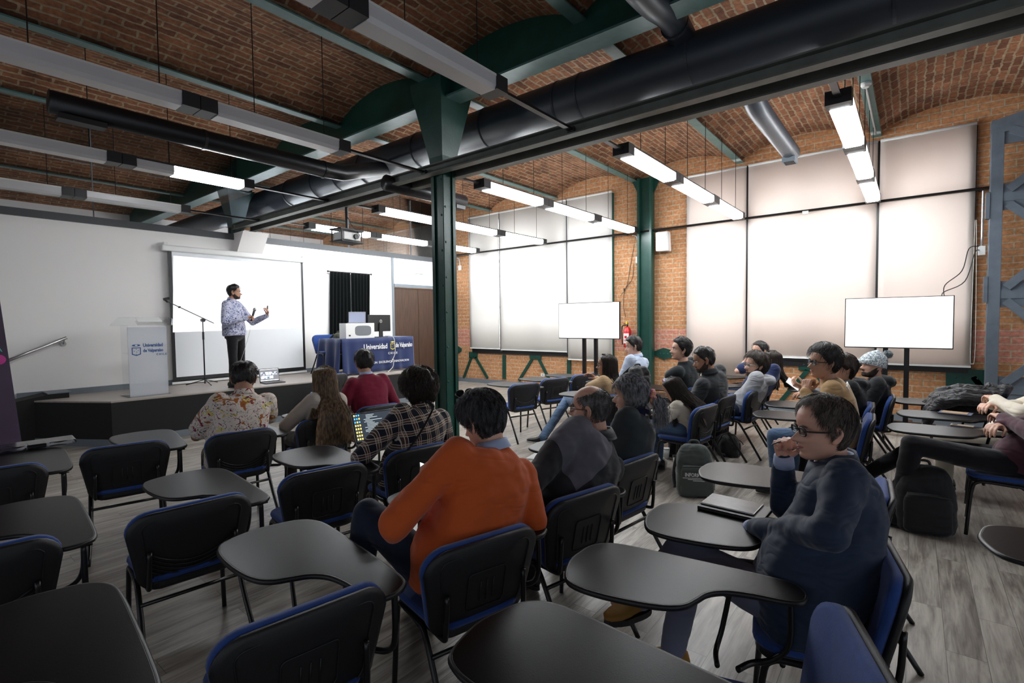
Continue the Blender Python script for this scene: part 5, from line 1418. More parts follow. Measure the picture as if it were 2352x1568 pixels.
# ================================================================ placing chairs
protoA = make_chair('ribs'); protoB = make_chair('panel')
used = {}
def chair(x, y, deg, kind, label, group='blue and black writing-tablet chairs'):
    p = protoA if kind == 'A' else protoB
    if kind not in used: used[kind] = 1; o = p
    else: o = copy_tree(p)
    o.location = (x, y, 0); o.rotation_euler = (0, 0, math.radians(deg)); tag(o, label, 'chair', group)
    return o
PRE = 'blue-seated black tablet chair '
CH = {
 'a0': (.93, .10, -6, 'A', 'black tablet chair whose desk corner fills the bottom centre'),
 'a1': (1.60, .06, 20, 'B', 'empty blue-cushioned chair at the bottom right, nearest the camera'),
 'a2': (2.26, .02, 12, 'A', PRE+'under the man in the navy jacket'),
 'a3': (3.14, .06, 4, 'B', PRE+'empty, just behind the navy jacket man'),
 'a5': (5.33, .24, 3, 'A', PRE+'behind the man in the tan sweater'),
 'a6': (6.05, .28, 3, 'B', PRE+'under the person in the black hoodie holding a phone'),
 'a7': (6.85, .14, 3, 'A', PRE+'under the person with the knitted hat'),
 'a8': (7.45, .30, 3, 'B', PRE+'empty, nearest the legs of the large television'),
 'b0': (.02, 1.45, -8, 'A', 'black tablet chair whose dark desk fills the bottom left corner'),
 'b1': (.77, 1.40, -10, 'B', 'empty chair with blue cushion edge at the bottom left of centre'),
 'b2': (1.47, 1.30, -16, 'B', PRE+'under the man in the orange sweater'),
 'b3': (2.17, 1.24, -14, 'B', PRE+'under the bald man in the black and grey jacket'),
 'b4': (2.90, 1.30, -8, 'B', PRE+'under the grey-haired woman with the pink scrunchie'),
 'b6': (5.06, 1.55, -6, 'A', PRE+'under the girl with the hairband'),
 'b7': (5.85, 1.58, -6, 'B', PRE+'under the man in the charcoal jacket'),
 'b8': (6.50, 1.42, -6, 'A', PRE+'under the man in the light grey hoodie'),
 'b9': (7.20, 1.50, -6, 'B', PRE+'under the curly-haired woman in navy'),
 'b10': (8.3, 1.72, -6, 'B', PRE+'under the man resting his head on his hand'),
 'c0': (.17, 2.80, -7, 'A', 'empty black chair cut off by the left edge, third row'),
 'c1': (.90, 2.69, -7, 'A', 'empty chair with a ribbed black back at the left, third row'),
 'c2': (1.61, 2.69, -11, 'B', 'empty chair with a moulded panel back behind the plaid shirt man'),
 'c3': (2.29, 2.62, -10, 'B', PRE+'under the man in the plaid shirt'),
 'c5': (5.28, 2.62, -10, 'B', PRE+'under the woman in the camel blazer'),
 'c6': (6.62, 2.98, -8, 'A', PRE+'under the man in the pale blue shirt'),
 'c7': (6.45, 2.10, -8, 'B', PRE+'under the man in the black t-shirt'),
 'd0': (.36, 4.35, -8, 'B', 'empty chair at the far left whose desk holds a clear plastic sleeve'),
 'd1': (1.06, 4.43, -12, 'B', 'empty chair left of the man in the patterned shirt'),
 'd2': (1.77, 4.18, -8, 'A', PRE+'under the man in the patterned shirt'),
 'd3': (2.50, 4.16, -6, 'B', PRE+'under the long-haired woman'),
 'd4': (3.20, 4.30, -6, 'B', PRE+'under the man in the maroon sweater'),
 'e0': (5.47, 4.12, -16, 'A', 'empty ribbed blue and black chair right of the central column'),
 'e1': (6.22, 4.12, -18, 'B', 'empty blue and black chair left of the woman in the camel blazer'),
 'e2': (6.95, 4.05, -14, 'B', 'empty blue and black chair in front of the smaller television'),
 'e3': (7.5, 3.55, -14, 'A', 'empty blue and black chair half hidden behind the camel blazer woman'),
 'f0': (2.72, -1.22, -4, 'A', 'chair outside the right edge with only its desk corner showing'),
 'f1': (5.22, -.82, -4, 'A', PRE+'under the person in the maroon hoodie at the right edge'),
 'f2': (6.05, -.87, -4, 'B', PRE+'under the person in the cream hoodie at the right edge'),
 'f3': (6.95, -.80, -4, 'B', PRE+'buried under the black puffer jacket at the right'),
}
chairs = {k: chair(*v) for k, v in CH.items()}
# the writing tablets swivel a little on their arms
for k in ('a0', 'a1', 'a2', 'a3'):
    for ch in chairs[k].children:
        if ch.name.startswith(('writing_tablet', 'tablet_arm')):
            ch.scale = (1.0, .90, 1); ch.location = (0, .08, 0)
            if k == 'a1': ch.scale = (.92, .86, 1); ch.location = (.10, .10, 0); ch.rotation_euler = (0, 0, math.radians(-14))
            if k == 'a2': ch.rotation_euler = (0, 0, math.radians(-8))

# ================================================================ garments
def plaid():
    m = cloth_mat('plaid flannel', (.01, .012, .022), wr=.5); nt = m.node_tree; b = nt.nodes['Principled BSDF']
    tc = node(nt, 'ShaderNodeTexCoord'); mp = node(nt, 'ShaderNodeMapping'); mp.inputs['Rotation'].default_value = (0, .12, .2); nt.links.new(tc.outputs['Object'], mp.inputs[0])
    nz = node(nt, 'ShaderNodeTexNoise', Scale=5.0); nt.links.new(mp.outputs[0], nz.inputs['Vector'])
    s = node(nt, 'ShaderNodeVectorMath', operation='SCALE'); nt.links.new(nz.outputs['Color'], s.inputs[0]); s.inputs['Scale'].default_value = .035
    a = node(nt, 'ShaderNodeVectorMath', operation='ADD'); nt.links.new(mp.outputs[0], a.inputs[0]); nt.links.new(s.outputs[0], a.inputs[1])
    sx = node(nt, 'ShaderNodeSeparateXYZ'); nt.links.new(a.outputs[0], sx.inputs[0])
    def lines(src, per, w, ph=0.0):
        f = math_n(nt, 'FRACT', math_n(nt, 'ADD', math_n(nt, 'DIVIDE', src, per), ph)); return math_n(nt, 'LESS_THAN', math_n(nt, 'ABSOLUTE', math_n(nt, 'SUBTRACT', f, .5)), w)
    P = .085; xx = math_n(nt, 'ADD', sx.outputs[0], math_n(nt, 'MULTIPLY', sx.outputs[1], .35))
    br_ = [lines(q, P, .15) for q in (xx, sx.outputs[2])]; wh = []
    for q in (xx, sx.outputs[2]):
        for ph in (-.19, 0, .19): wh.append(lines(q, P, .022, ph))
    mb = math_n(nt, 'MAXIMUM', br_[0], br_[1]); both = math_n(nt, 'MULTIPLY', br_[0], br_[1])
    c = mixc(nt, mb, (.010, .012, .022), (.075, .040, .030)); c = mixc(nt, both, c, (.22, .13, .09))
    w = wh[0]
    for q in wh[1:]: w = math_n(nt, 'MAXIMUM', w, q)
    c = mixc(nt, w, c, (.62, .56, .48)); nt.links.new(c, b.inputs['Base Color']); return m
def splotch(name, base, layers, wr=.4):
    """printed fabric: each layer = (colour, scale, low, high, offset, distortion)"""
    m = cloth_mat(name, base, wr=wr); nt = m.node_tree; b = nt.nodes['Principled BSDF']; tc = node(nt, 'ShaderNodeTexCoord'); c = None
    for col, sc, lo, hi, off, dist in layers:
        mp = node(nt, 'ShaderNodeMapping'); mp.inputs['Location'].default_value = (off, off*1.7, off*.6); nt.links.new(tc.outputs['Object'], mp.inputs[0])
        n = node(nt, 'ShaderNodeTexNoise', Scale=float(sc), Detail=2.0, Distortion=float(dist)); nt.links.new(mp.outputs[0], n.inputs['Vector'])
        f = math_n(nt, 'MULTIPLY', math_n(nt, 'GREATER_THAN', n.outputs[0], lo), math_n(nt, 'LESS_THAN', n.outputs[0], hi))
        c = mixc(nt, f, base if c is None else c, col)
    nt.links.new(c, b.inputs['Base Color']); return m
G = {
 'orange': cloth_mat('orange knit', (.60, .105, .020), wr=.75, scale=6, weave=.35), 'lightblue': cloth_mat('light blue cotton', (.42, .50, .72), wr=.3),
 'darkgreyjk': cloth_mat('charcoal shell', (.030, .032, .036), .6, wr=.8, scale=8), 'greyjk': cloth_mat('grey shell', (.115, .11, .135), .6, wr=.8, scale=8),
 'blackpuff': cloth_mat('black padded nylon', (.012, .012, .014), .38, wr=1.0, scale=10), 'navyjk': cloth_mat('navy cotton jacket', (.018, .032, .066), .7, wr=.9, scale=7),
 'slate': cloth_mat('slate wool coat', (.040, .050, .054), .85, wr=.5), 'scarf': splotch('navy printed scarf', (.012, .016, .05), [((.55, .50, .46), 14, .60, .9, .3, 1.5)]),
 'camel': cloth_mat('camel blazer', (.46, .31, .17), wr=.6), 'paleshirt': cloth_mat('pale grey blue shirt', (.40, .46, .58), wr=.6), 'blacktee': cloth_mat('black tee', (.010, .014, .016), wr=.5),
 'charcoal': cloth_mat('dark charcoal jacket', (.022, .025, .030), .7, wr=.8), 'greyhood': cloth_mat('light grey hoodie', (.36, .37, .39), wr=.8), 'navytop': cloth_mat('deep navy knit', (.015, .025, .08), wr=.6),
 'tan': cloth_mat('tan sweater', (.42, .26, .12), wr=.7), 'blackhood': cloth_mat('black hoodie', (.009, .011, .013), wr=.8), 'cream': cloth_mat('cream hoodie', (.62, .56, .46), wr=.8),
 'maroon': cloth_mat('maroon sweater', (.19, .008, .032), wr=.6), 'plum': cloth_mat('dark plum hoodie', (.060, .018, .030), wr=.8), 'oat': cloth_mat('oat wool coat', (.48, .43, .37), wr=.6),
 'jeans': cloth_mat('blue jeans', (.08, .14, .24), wr=.7, scale=9), 'navypants': cloth_mat('navy trousers', (.014, .022, .045), wr=.7), 'greypants': cloth_mat('grey blue trousers', (.17, .18, .26), wr=.8),
 'blackpants': cloth_mat('black trousers', (.006, .006, .008), wr=.6), 'khaki': cloth_mat('beige trousers', (.34, .30, .24), wr=.6), 'brownpants': cloth_mat('dark brown trousers', (.035, .024, .020), wr=.6),
 'plaid': plaid(),
 'speaker': splotch('white shirt with navy flecks', (.56, .56, .68), [((.30, .34, .52), 26, .55, .9, 1.0, 1.2), ((.03, .045, .13), 30, .58, .95, 4.1, 1.6)]),
 'dragon': splotch('cream shirt printed with flowers and animals', (.76, .66, .58), [((.42, .13, .03), 10, .615, .95, 2.2, .6), ((.74, .60, .20), 14, .62, .95, 7.7, .4), ((.25, .02, .05), 20, .635, .95, 11.3, 1.4), ((.03, .03, .04), 12, .485, .505, 5.0, 2.6), ((.10, .14, .11), 24, .685, .9, 16.0, 1.2)]),
}
G['jk2'] = splotch('two tone shell', (.030, .032, .036), [((.115, .11, .135), .0001, 2, 3, 0, 0)])

def head_at(px, py, y): return at(px, py, y=y)
def W(pos, rz, w):
    return (Matrix.Translation(V(pos)) @ Matrix.Rotation(rz, 4, 'Z')).inverted() @ V(w)
def cp(k): v = CH[k]; return (v[0], v[1], 0), math.radians(v[2])
R_ = math.radians

# ---- speaker on the stage
h = at(538, 671, y=8.5); sp_pos = (h.x-.02, 8.5, SZ); rz = R_(-146)
H_ = h.z+.108-SZ
t, T, N, AR, s_ = person('bearded man standing on stage in white and navy flecked shirt holding a microphone', sp_pos, rz, h, (R_(22), R_(-3), 0), S=.95, top=G['speaker'], legs='stand', pants=G['blackpants'], skin='tan',
    hair=('black', 'short', dict(thick=.012, top=.024, strands=300)), pelvis=(0, 0, .86), feet=[(-.13, -.02, .09), (.13, .03, .09)], knees=[(-.12, .02, .47), (.12, .04, .47)], shw=.19, dep=.12, belly=.02, hem=-.02,
    arms={'R': ((.27, .03, 1.06), (.07, .26, 1.12)), 'L': ((-.22, .18, 1.05), (-.20, .44, 1.16))},
    hands={'R': dict(d=(-.5, .35, .15), n=(-.2, .6, -.5), curl=.95), 'L': dict(d=(.15, .2, .45), n=(.7, -.6, .1), curl=.6, spread=.1)}, collar=(G['speaker'], .058, .035, .008), vox=.009, disp=.012)
beard_cap(t, T, HR['beard'], .003)
bm = B(); box(bm, (0, .0, .885), (.33, .25, .035)); 
bl = B(); torso(bl, [(V((0, 0, .86)), .172, .132), (V((0, 0, .895)), .170, .130)], V((1, 0, 0))); obj('belt', bl, M['black'], t, True); bm.free()
rm = Matrix.Translation(V(sp_pos)) @ Matrix.Rotation(rz, 4, 'Z')
mc = thing('microphone', 'handheld microphone with a silver head held by the speaker on stage', 'microphone', tuple(rm @ V((.0, .32, 1.16))))
mi = Euler((R_(-20), 0, rz))
bm = B(); cyl(bm, (0, 0, -.09), (0, 0, .08), .014, .018, 12); obj('handle', bm, M['black'], mc, True)
bm = B(); ell(bm, (0, 0, .10), (.026, .026, .03), seg=14); obj('grille_ball', bm, M['metal'], mc, True)
mc.rotation_euler = mi
bm = B(); sweep(bm, [(0, 0, -.09), (.0, .03, -.25), (.02, .05, -.55), (.0, .02, -1.0)], .003, 6, smooth_n=5); obj('cable', bm, M['rope'], mc)
ck = thing('remote_clicker', 'small dark remote clicker in the raised hand of the speaker', 'remote control', tuple(rm @ V((-.18, .46, 1.245))))
bm = B(); rc(bm, (0, 0, 0), (.01, .01, .07), .011, .009, 8); obj('clicker_body', bm, M['black'], ck)
bm = B(); ell(bm, (-.01, 0, .05), (.004, .004, .006), seg=6); obj('button', bm, M['red'], ck)

# ---- patterned shirt man
pos, rz = cp('d2'); h = head_at(560, 868, 4.42)
t, T, N, AR, s_ = person('man leaning forward in a cream short-sleeved shirt printed with orange animals and flowers', pos, rz, h, (R_(-20), R_(-26), 0), S=1.12, top=G['dragon'], sleeve='short', pants=G['brownpants'], shw=.215, dep=.15, belly=.05, skin='brown',
    hair=('black', 'short', dict(thick=.012, top=.018, strands=500, slen=.03)), arms={'R': ((.31, .40, .80), (.18, .56, .76)), 'L': ((-.25, .42, .72), (-.10, .56, .74))}, collar=(G['dragon'], .062, .03, .006), hem=-.10, neck_r=.064)
# ---- long-haired woman
pos, rz = cp('d3'); h = head_at(746, 872, 4.34)
person('woman with long straight light brown hair and an oat coloured coat', pos, rz, h, (R_(-10), R_(-12), 0), S=1.05, top=G['oat'], pants=G['brownpants'], shw=.165, dep=.12, skin='light', neck_r=.045, hem=-.14,
    hair=('long', 'long', dict(length=.50, n=2000, sr=.0030, back=.16, spread=1.9)), arms={'L': ((-.27, .28, .72), (-.08, .50, .76)), 'R': ((.26, .28, .72), (.10, .50, .76))})
# ---- maroon sweater man
pos, rz = cp('d4'); h = head_at(836, 832, 4.62)
person('man with short dark hair in a maroon sweater below the stage table', pos, rz, h, (R_(-12), R_(-10), 0), S=1.08, top=G['maroon'], pants=G['khaki'], shw=.21, dep=.13, skin='tan', belly=.03,
    hair=('black', 'short', dict(thick=.012, top=.020, strands=300)), collar=(G['lightblue'], .058, .028, .004), arms={'L': ((-.32, .28, .74), (-.10, .52, .74)), 'R': ((.32, .26, .74), (.12, .50, .74))})
# ---- plaid shirt man
pos, rz = cp('c3'); h = head_at(962, 893, 2.86)
t, T, N, AR, s_ = person('man with bushy black hair in a dark plaid flannel shirt using a laptop', pos, rz, h, (R_(-4), R_(-14), 0), S=1.10, top=G['plaid'], pants=G['brownpants'], shw=.205, dep=.135, belly=.02, skin='tan',
    hair=('brown', 'short', dict(thick=.040, top=.040, strands=2600, slen=.06, curl=.006, rnd=.03, low=-.035, sr=.0016, rag=.02)), arms={'L': ((-.36, .22, .74), (-.10, .46, .78)), 'R': ((.33, .22, .74), (.17, .50, .78))}, collar=(G['plaid'], .064, .045, .010), hem=-.12, vox=.009)
bm = B(); pts = []
for k in range(13):
    u = k/12; x = .12-.36*u; c = s_(1.0-.88*u)
    pts.append(V((x, c.y-.150-.02*math.sin(u*PI), c.z+.02)))
sweep(bm, [V((.09, pts[0].y+.16, pts[0].z+.01)), V((.11, pts[0].y+.06, pts[0].z+.04))]+pts, .016, 8, sx=.3); obj('bag_strap', bm, M['black'], t, True)
# ---- orange sweater man
pos, rz = cp('b2'); h = head_at(1108, 965, 1.60)
eL = W(pos, rz, at(905, 1205, y=1.62)); wL = W(pos, rz, at(968, 1120, y=1.93))
t, T, N, AR, s_ = person('man in a bright orange sweater looking down at his phone', pos, rz, h, (R_(18), R_(-24), R_(0)), S=1.10, top=G['orange'], pants=G['navypants'], shw=.225, dep=.145, belly=.035, skin='light',
    hair=('salt', 'short', dict(thick=.016, top=.026, strands=5000, slen=.036, sr=.0011, rnd=.010, curl=.003)), arms={'L': (eL, wL), 'R': ((.34, .16, .72), (.10, .42, .78))}, collar=(G['lightblue'], .063, .036, .008), vox=.007, hvox=.0045, hem=-.06,
    hands={'L': dict(d=(.35, .55, .55), n=(.7, -.2, .1), curl=.7), 'R': dict(d=(-.6, .5, .2), n=(-.2, -.3, .8), curl=.5)}, knees=[W(pos, rz, at(845, 1180, y=1.98)), W(pos, rz, (1.86, 1.90, .52))], feet=[W(pos, rz, (1.22, 1.95, .10)), W(pos, rz, (1.80, 2.05, .10))], disp=.022)
glasses(t, T, M['black'], on_head=True)
ph = thing('phone', 'black phone with a lit white screen in the hand of the orange sweater man', 'phone', tuple(at(978, 1092, y=1.98)))
bm = B(); bx2(bm, (-.038, -.005, -.075), (.038, .004, .075)); obj('phone_body', bm, M['black'], ph, bevel=.003)
bm = B(); bx2(bm, (-.035, -.0062, -.071), (.035, -.005, .071)); obj('screen', bm, M['screen_on'], ph)
ph.rotation_euler = (R_(-52), R_(28), R_(-18))
# ---- bald man
pos, rz = cp('b3'); h = head_at(1357, 938, 1.50)
t, T, N, AR, s_ = person('balding man with glasses in a black and grey panelled jacket', pos, rz, h, (R_(28), R_(0), 0), S=1.18, top=G['jk2'], pants=G['blackpants'], shw=.215, dep=.15, belly=.05, skin='pink', nk=.022,
    hair=('cropped', 'bald', dict(thick=.006, strands=1800, slen=.018, sr=.0009, rnd=.004)), arms={'L': ((-.31, .22, .76), (-.10, .46, .72)), 'R': ((.31, .22, .76), (.10, .46, .72))}, collar=(G['darkgreyjk'], .070, .055, .016, -.1), vox=.008, hvox=.0045, hem=-.08, disp=.024)
glasses(t, T, M['cardboard'])
# grey panels of that jacket
jm = G['jk2']; nt = jm.node_tree; b_ = nt.nodes['Principled BSDF']; tc = node(nt, 'ShaderNodeTexCoord'); sx3 = node(nt, 'ShaderNodeSeparateXYZ'); nt.links.new(tc.outputs['Object'], sx3.inputs[0])
f = math_n(nt, 'GREATER_THAN', math_n(nt, 'ADD', sx3.outputs[0], math_n(nt, 'MULTIPLY', math_n(nt, 'SUBTRACT', sx3.outputs[2], 1.0), .12)), -.02)
f2 = math_n(nt, 'GREATER_THAN', math_n(nt, 'SUBTRACT', sx3.outputs[2], math_n(nt, 'MULTIPLY', sx3.outputs[0], .4)), .76)
nt.links.new(mixc(nt, math_n(nt, 'MULTIPLY', f, f2), (.022, .024, .028), (.12, .115, .14)), b_.inputs['Base Color'])
# ---- grey-haired woman
pos, rz = cp('b4'); h = head_at(1447, 905, 1.50)
t, T, N, AR, s_ = person('woman with grey hair tied in a pink scrunchie and a dark slate coat', pos, rz, h, (R_(30), R_(-8), 0), S=1.08, top=G['slate'], pants=G['blackpants'], shw=.165, dep=.125, skin='light', neck_r=.046,
    hair=('grey', 'short', dict(thick=.020, top=.018, strands=3000, slen=.09, sr=.0014, sweepdir=(0, -1.0, -.35), rnd=.006)), collar=(G['scarf'], .066, .05, .018, 0), vox=.008)
tp = T @ V((.0, -.138, -.035))
bm = B(); n = 14
for k in range(n):
    a = 2*PI*k/n; c = tp + (T.to_3x3() @ V((.032*math.cos(a), -.006*math.sin(k*3), .032*math.sin(a)))); ell(bm, c, (.020, .018, .020+.005*math.sin(k*5)), seg=8)
obj('scrunchie', bm, splotch('pink scrunchie', (.75, .25, .28), [((.80, .45, .20), 30, .56, .9, 2, 1)]), t, True)
paths = []
for k in range(420):
    x = random.gauss(0, .012); z = random.gauss(0, .012); P = [tp + V((x, .01, z)), tp+V((x*1.6, -.03, z-.01)), tp+V((x*2.6, -.055+random.gauss(0, .01), -.05+z)), tp+V((x*3.2, -.06+random.gauss(0, .015), -.11)), tp+V((x*3.0, -.055+random.gauss(0, .02), -.16-.05*random.random()))]
    paths.append(catmull(P, 2))
ribbon_strands('ponytail', paths, HR['grey'], t, .0018, .0008)
# ---- woman in camel blazer
pos, rz = cp('c5'); h = head_at(1393, 838, 2.84)
kneeL = W(pos, rz, at(1305, 915, z=.56)); footL = W(pos, rz, at(1246, 1006, z=.16))
t, T, N, AR, s_ = person('woman with wavy dark hair and a camel blazer resting her chin on her hand', pos, rz, h, (R_(30), R_(0), 0), S=1.05, top=G['camel'], pants=G['jeans'], shw=.18, dep=.125, skin='brown', neck_r=.047,
    hair=('brown', 'long', dict(length=.16, n=1100, sr=.0032, back=.13, wave=.012, freq=40, spread=1.25)), arms={'R': ((.26, .30, .74), (.10, .44, .92)), 'L': ((-.24, .26, .86), W(pos, rz, at(1378, 877, y=3.02)))},
    hands={'L': dict(d=(.1, -.1, .6), n=(.3, -.6, 0), curl=1.2)}, knees=[kneeL, (.12, .60, .52)], feet=[footL, (.10, .58, .09)], extras=dict(sole=M['plastic'], foot_dir=[(-.7, .5, .15), (0, 1, -.05)]), vox=.009)
glasses(t, T, M['cardboard'])
# ---- pale shirt man
pos, rz = cp('c6'); h = head_at(1455, 795, 3.14)
person('man in a pale blue shirt seated in front of the green wall column', pos, rz, h, (R_(40), R_(-10), 0), S=1.14, top=G['paleshirt'], pants=G['navypants'], shw=.20, dep=.12, skin='light', hair=('black', 'short', dict(thick=.014, top=.024, strands=200)), collar=(G['paleshirt'], .058, .035, .006), feat=True)
# ---- black tee man
pos, rz = cp('c7'); h = head_at(1563, 803, 2.30)
t, T, N, AR, s_ = person('man with swept dark hair in a black t-shirt with folded arms', pos, rz, h, (R_(46), R_(4), 0), S=1.14, top=G['blacktee'], sleeve='short', pants=G['blackpants'], shw=.20, dep=.12, skin='light', hair=('black', 'short', dict(thick=.018, top=.034, strands=500, slen=.06, sweepdir=(0, -1.2, 0))), arms={'L': ((-.34, .24, .92), (-.02, .34, .94)), 'R': ((.30, .22, .90), (.0, .36, .90))})
# ---- girl
pos, rz = cp('b6'); h = head_at(1546, 893, 1.92)
t, T, N, AR, s_ = person('girl with very long wavy dark hair, a coloured hairband and a cream sweatshirt', pos, rz, h, (R_(10), R_(-32), 0), S=1.0, top=G['cream'], pants=G['jeans'], shw=.155, dep=.115, skin='brown', neck_r=.042,
    hair=('brown', 'long', dict(length=.27, n=1700, sr=.0028, back=.185, tr=.12, wave=.016, freq=26, spread=1.5)), arms={'L': ((-.24, .34, .66), (-.06, .58, .66)), 'R': ((.22, .32, .66), (.06, .56, .66))})
bm = B(); hb_ = [T @ (head_surf(.116-abs(a)**2.2*.04, 0, 0)*0 + V((.084*math.sin(a), .030-.02*abs(a), .03+.098*math.cos(a)))) for a in [(-1.9+3.8*i/20) for i in range(21)]]
sweep(bm, hb_, .011, 8); obj('hairband', bm, splotch('pastel hairband', (.70, .35, .55), [((.10, .45, .65), 9, .52, .9, 3, .5), ((.8, .7, .8), 14, .60, .9, 8, .5)]), t, True)
# ---- charcoal jacket man
pos, rz = cp('b7'); h = head_at(1617, 826, 1.80)
t, T, N, AR, s_ = person('bearded man with short black hair in a dark charcoal jacket', pos, rz, h, (R_(34), R_(-16), 0), S=1.14, top=G['charcoal'], pants=G['blackpants'], shw=.215, dep=.14, belly=.03, skin='brown', hair=('black', 'short', dict(thick=.008, top=.018, strands=300, slen=.03)), collar=(G['charcoal'], .064, .04, .010, .1), hem=-.08)
beard_cap(t, T, HR['beard'], .005)
# ---- grey hoodie man
pos, rz = cp('b8'); h = head_at(1736, 838, 1.50)
t, T, N, AR, s_ = person('man with glasses, beard and shaggy dark hair in a light grey hoodie', pos, rz, h, (R_(46), R_(0), 0), S=1.22, top=G['greyhood'], pants=G['navypants'], shw=.20, dep=.13, skin='light', hood=True, hair=('brown', 'short', dict(thick=.028, top=.034, strands=900, slen=.06, low=-.02, rag=.01)))
beard_cap(t, T, HR['beard'], .005); glasses(t, T, M['metal'])
# ---- curly woman
pos, rz = cp('b9'); h = head_at(1771, 828, 1.52)
person('woman with long curly dark hair and a navy top behind the grey hoodie', pos, rz, h, (R_(40), R_(0), 0), S=1.14, top=G['navytop'], pants=G['navypants'], shw=.18, dep=.12, skin='light', hair=('brown', 'long', dict(length=.28, n=900, sr=.004, back=.16, wave=.030, freq=30, spread=1.6)))
# ---- man with hand at temple
pos, rz = cp('b10'); h = head_at(1745, 806, 1.86)
person('man with short black hair resting his temple on his hand beside the blind', pos, rz, h, (R_(55), R_(0), 0), S=1.18, top=G['navytop'], sleeve='short', pants=G['navypants'], shw=.19, dep=.12, skin='light', hair=('black', 'short', dict(thick=.012, top=.02, strands=200)), arms={'L': ((-.24, .34, .84), W(pos, rz, at(1716, 826, y=1.98)))}, hands={'L': dict(d=(.1, -.1, .5), n=(.6, -.3, 0), curl=.8)})
# ---- tan sweater man
pos, rz = cp('a5'); h = at(1892, 832, x=5.3)
t, T, N, AR, s_ = person('young man with black glasses and a tan sweater with a white back stripe', pos, rz, h, (R_(34), R_(0), 0), S=1.20, top=G['tan'], pants=G['jeans'], shw=.205, dep=.13, skin='tan', hair=('black', 'short', dict(thick=.022, top=.040, strands=900, slen=.05)), vox=.009,
    arms={'L': ((-.30, .36, .74), (-.14, .52, .98)), 'R': ((.27, .30, .76), (.05, .50, .90))}, hands={'L': dict(d=(.2, -.1, .6), n=(.6, -.3, 0), curl=1.1)}, knees=[(-.22, .74, .56), (.12, .64, .52)], feet=[(-.20, .72, .10), (.12, .66, .09)])
glasses(t, T, M['black'], rr=.003)
c = s_(.86); bm = B(); prism(bm, [V((-.10, 0, 0)), V((.16, 0, .0)), V((.16, 0, .05)), V((.02, 0, .045)), V((-.10, 0, .035))], (0, -.004, 0), (0, .004, 0)); o = obj('back_stripe', bm, M['paper'], t); o.location = (c.x, c.y-.118, c.z-.0); o.rotation_euler = (R_(-24), 0, 0)
# ---- black hoodie with phone
pos, rz = cp('a6'); h = at(1934, 845, x=6.05)
person('person in a black hoodie half hidden behind the tan sweater, holding a phone', pos, rz, h, (R_(30), R_(-15), 0), S=1.12, top=G['blackhood'], pants=G['blackpants'], shw=.20, dep=.13, skin='light', hood=True, hair=('brown', 'short', dict(thick=.03, top=.03, strands=500, slen=.07, low=-.04)), arms={'L': ((-.26, .40, .82), W(pos, rz, at(1845, 893, x=5.75)))}, hands={'L': dict(d=(-.3, .5, .3), n=(.5, 0, .4), curl=.7)})
p2 = thing('phone', 'white phone held up by the person in the black hoodie', 'phone', tuple(at(1822, 882, x=5.72)))
bm = B(); bx2(bm, (-.035, -.004, -.07), (.035, .004, .07)); obj('phone_body', bm, M['plastic'], p2, bevel=.003)
bm = B(); bx2(bm, (-.032, -.0052, -.066), (.032, -.004, .066)); obj('screen', bm, M['screen_on'], p2); p2.rotation_euler = (R_(-35), R_(-40), R_(-20))
# ---- beanie
pos, rz = cp('a7'); h = at(2003, 838, x=6.85)
t, T, N, AR, s_ = person('bearded person in a black hoodie and a grey patterned bobble hat', pos, rz, h, (R_(38), R_(2), 0), S=1.16, top=G['blackhood'], pants=G['blackpants'], shw=.21, dep=.13, belly=.02, skin='light', hood=True, hair=(None, None, {}))
beard_cap(t, T, HR['beard'], .006)
bm = B(); nz, na = 22, 48; g_ = []
for i in range(nz+1):
    z = .018+.0975*i/nz
    g_.append([bm.verts.new(T @ (head_surf(z, 2*PI*k/na, .019+.0015*(k % 2)) + V((0, -.065*((z-.02)/.09)**2, .030*((z-.02)/.09))) + V((0, 0, -.055*(.5-.5*math.cos(2*PI*k/na)))))) for k in range(na)])
for i in range(nz):
    for k in range(na): bm.faces.new((g_[i][k], g_[i][(k+1) % na], g_[i+1][(k+1) % na], g_[i+1][k]))
bm.faces.new(g_[-1])
hat_m = splotch('grey and white knit', (.28, .34, .37), [((.62, .66, .67), 60, .50, .9, 1, .6), ((.10, .13, .15), 70, .57, .9, 5, .5)], wr=.6)
hat = obj('knitted_hat', bm, hat_m, t, True)
bm = B(); rs = random.Random(4); c0 = T @ V((0, -.150, .105))
pom = [[c0, c0+V((rs.gauss(0, 1), rs.gauss(0, 1), rs.gauss(0, 1))).normalized()*.048*rs.uniform(.8, 1.1)] for _ in range(700)]
bm.free(); ribbon_strands('bobble', pom, hat_m, hat, .0035, .002)
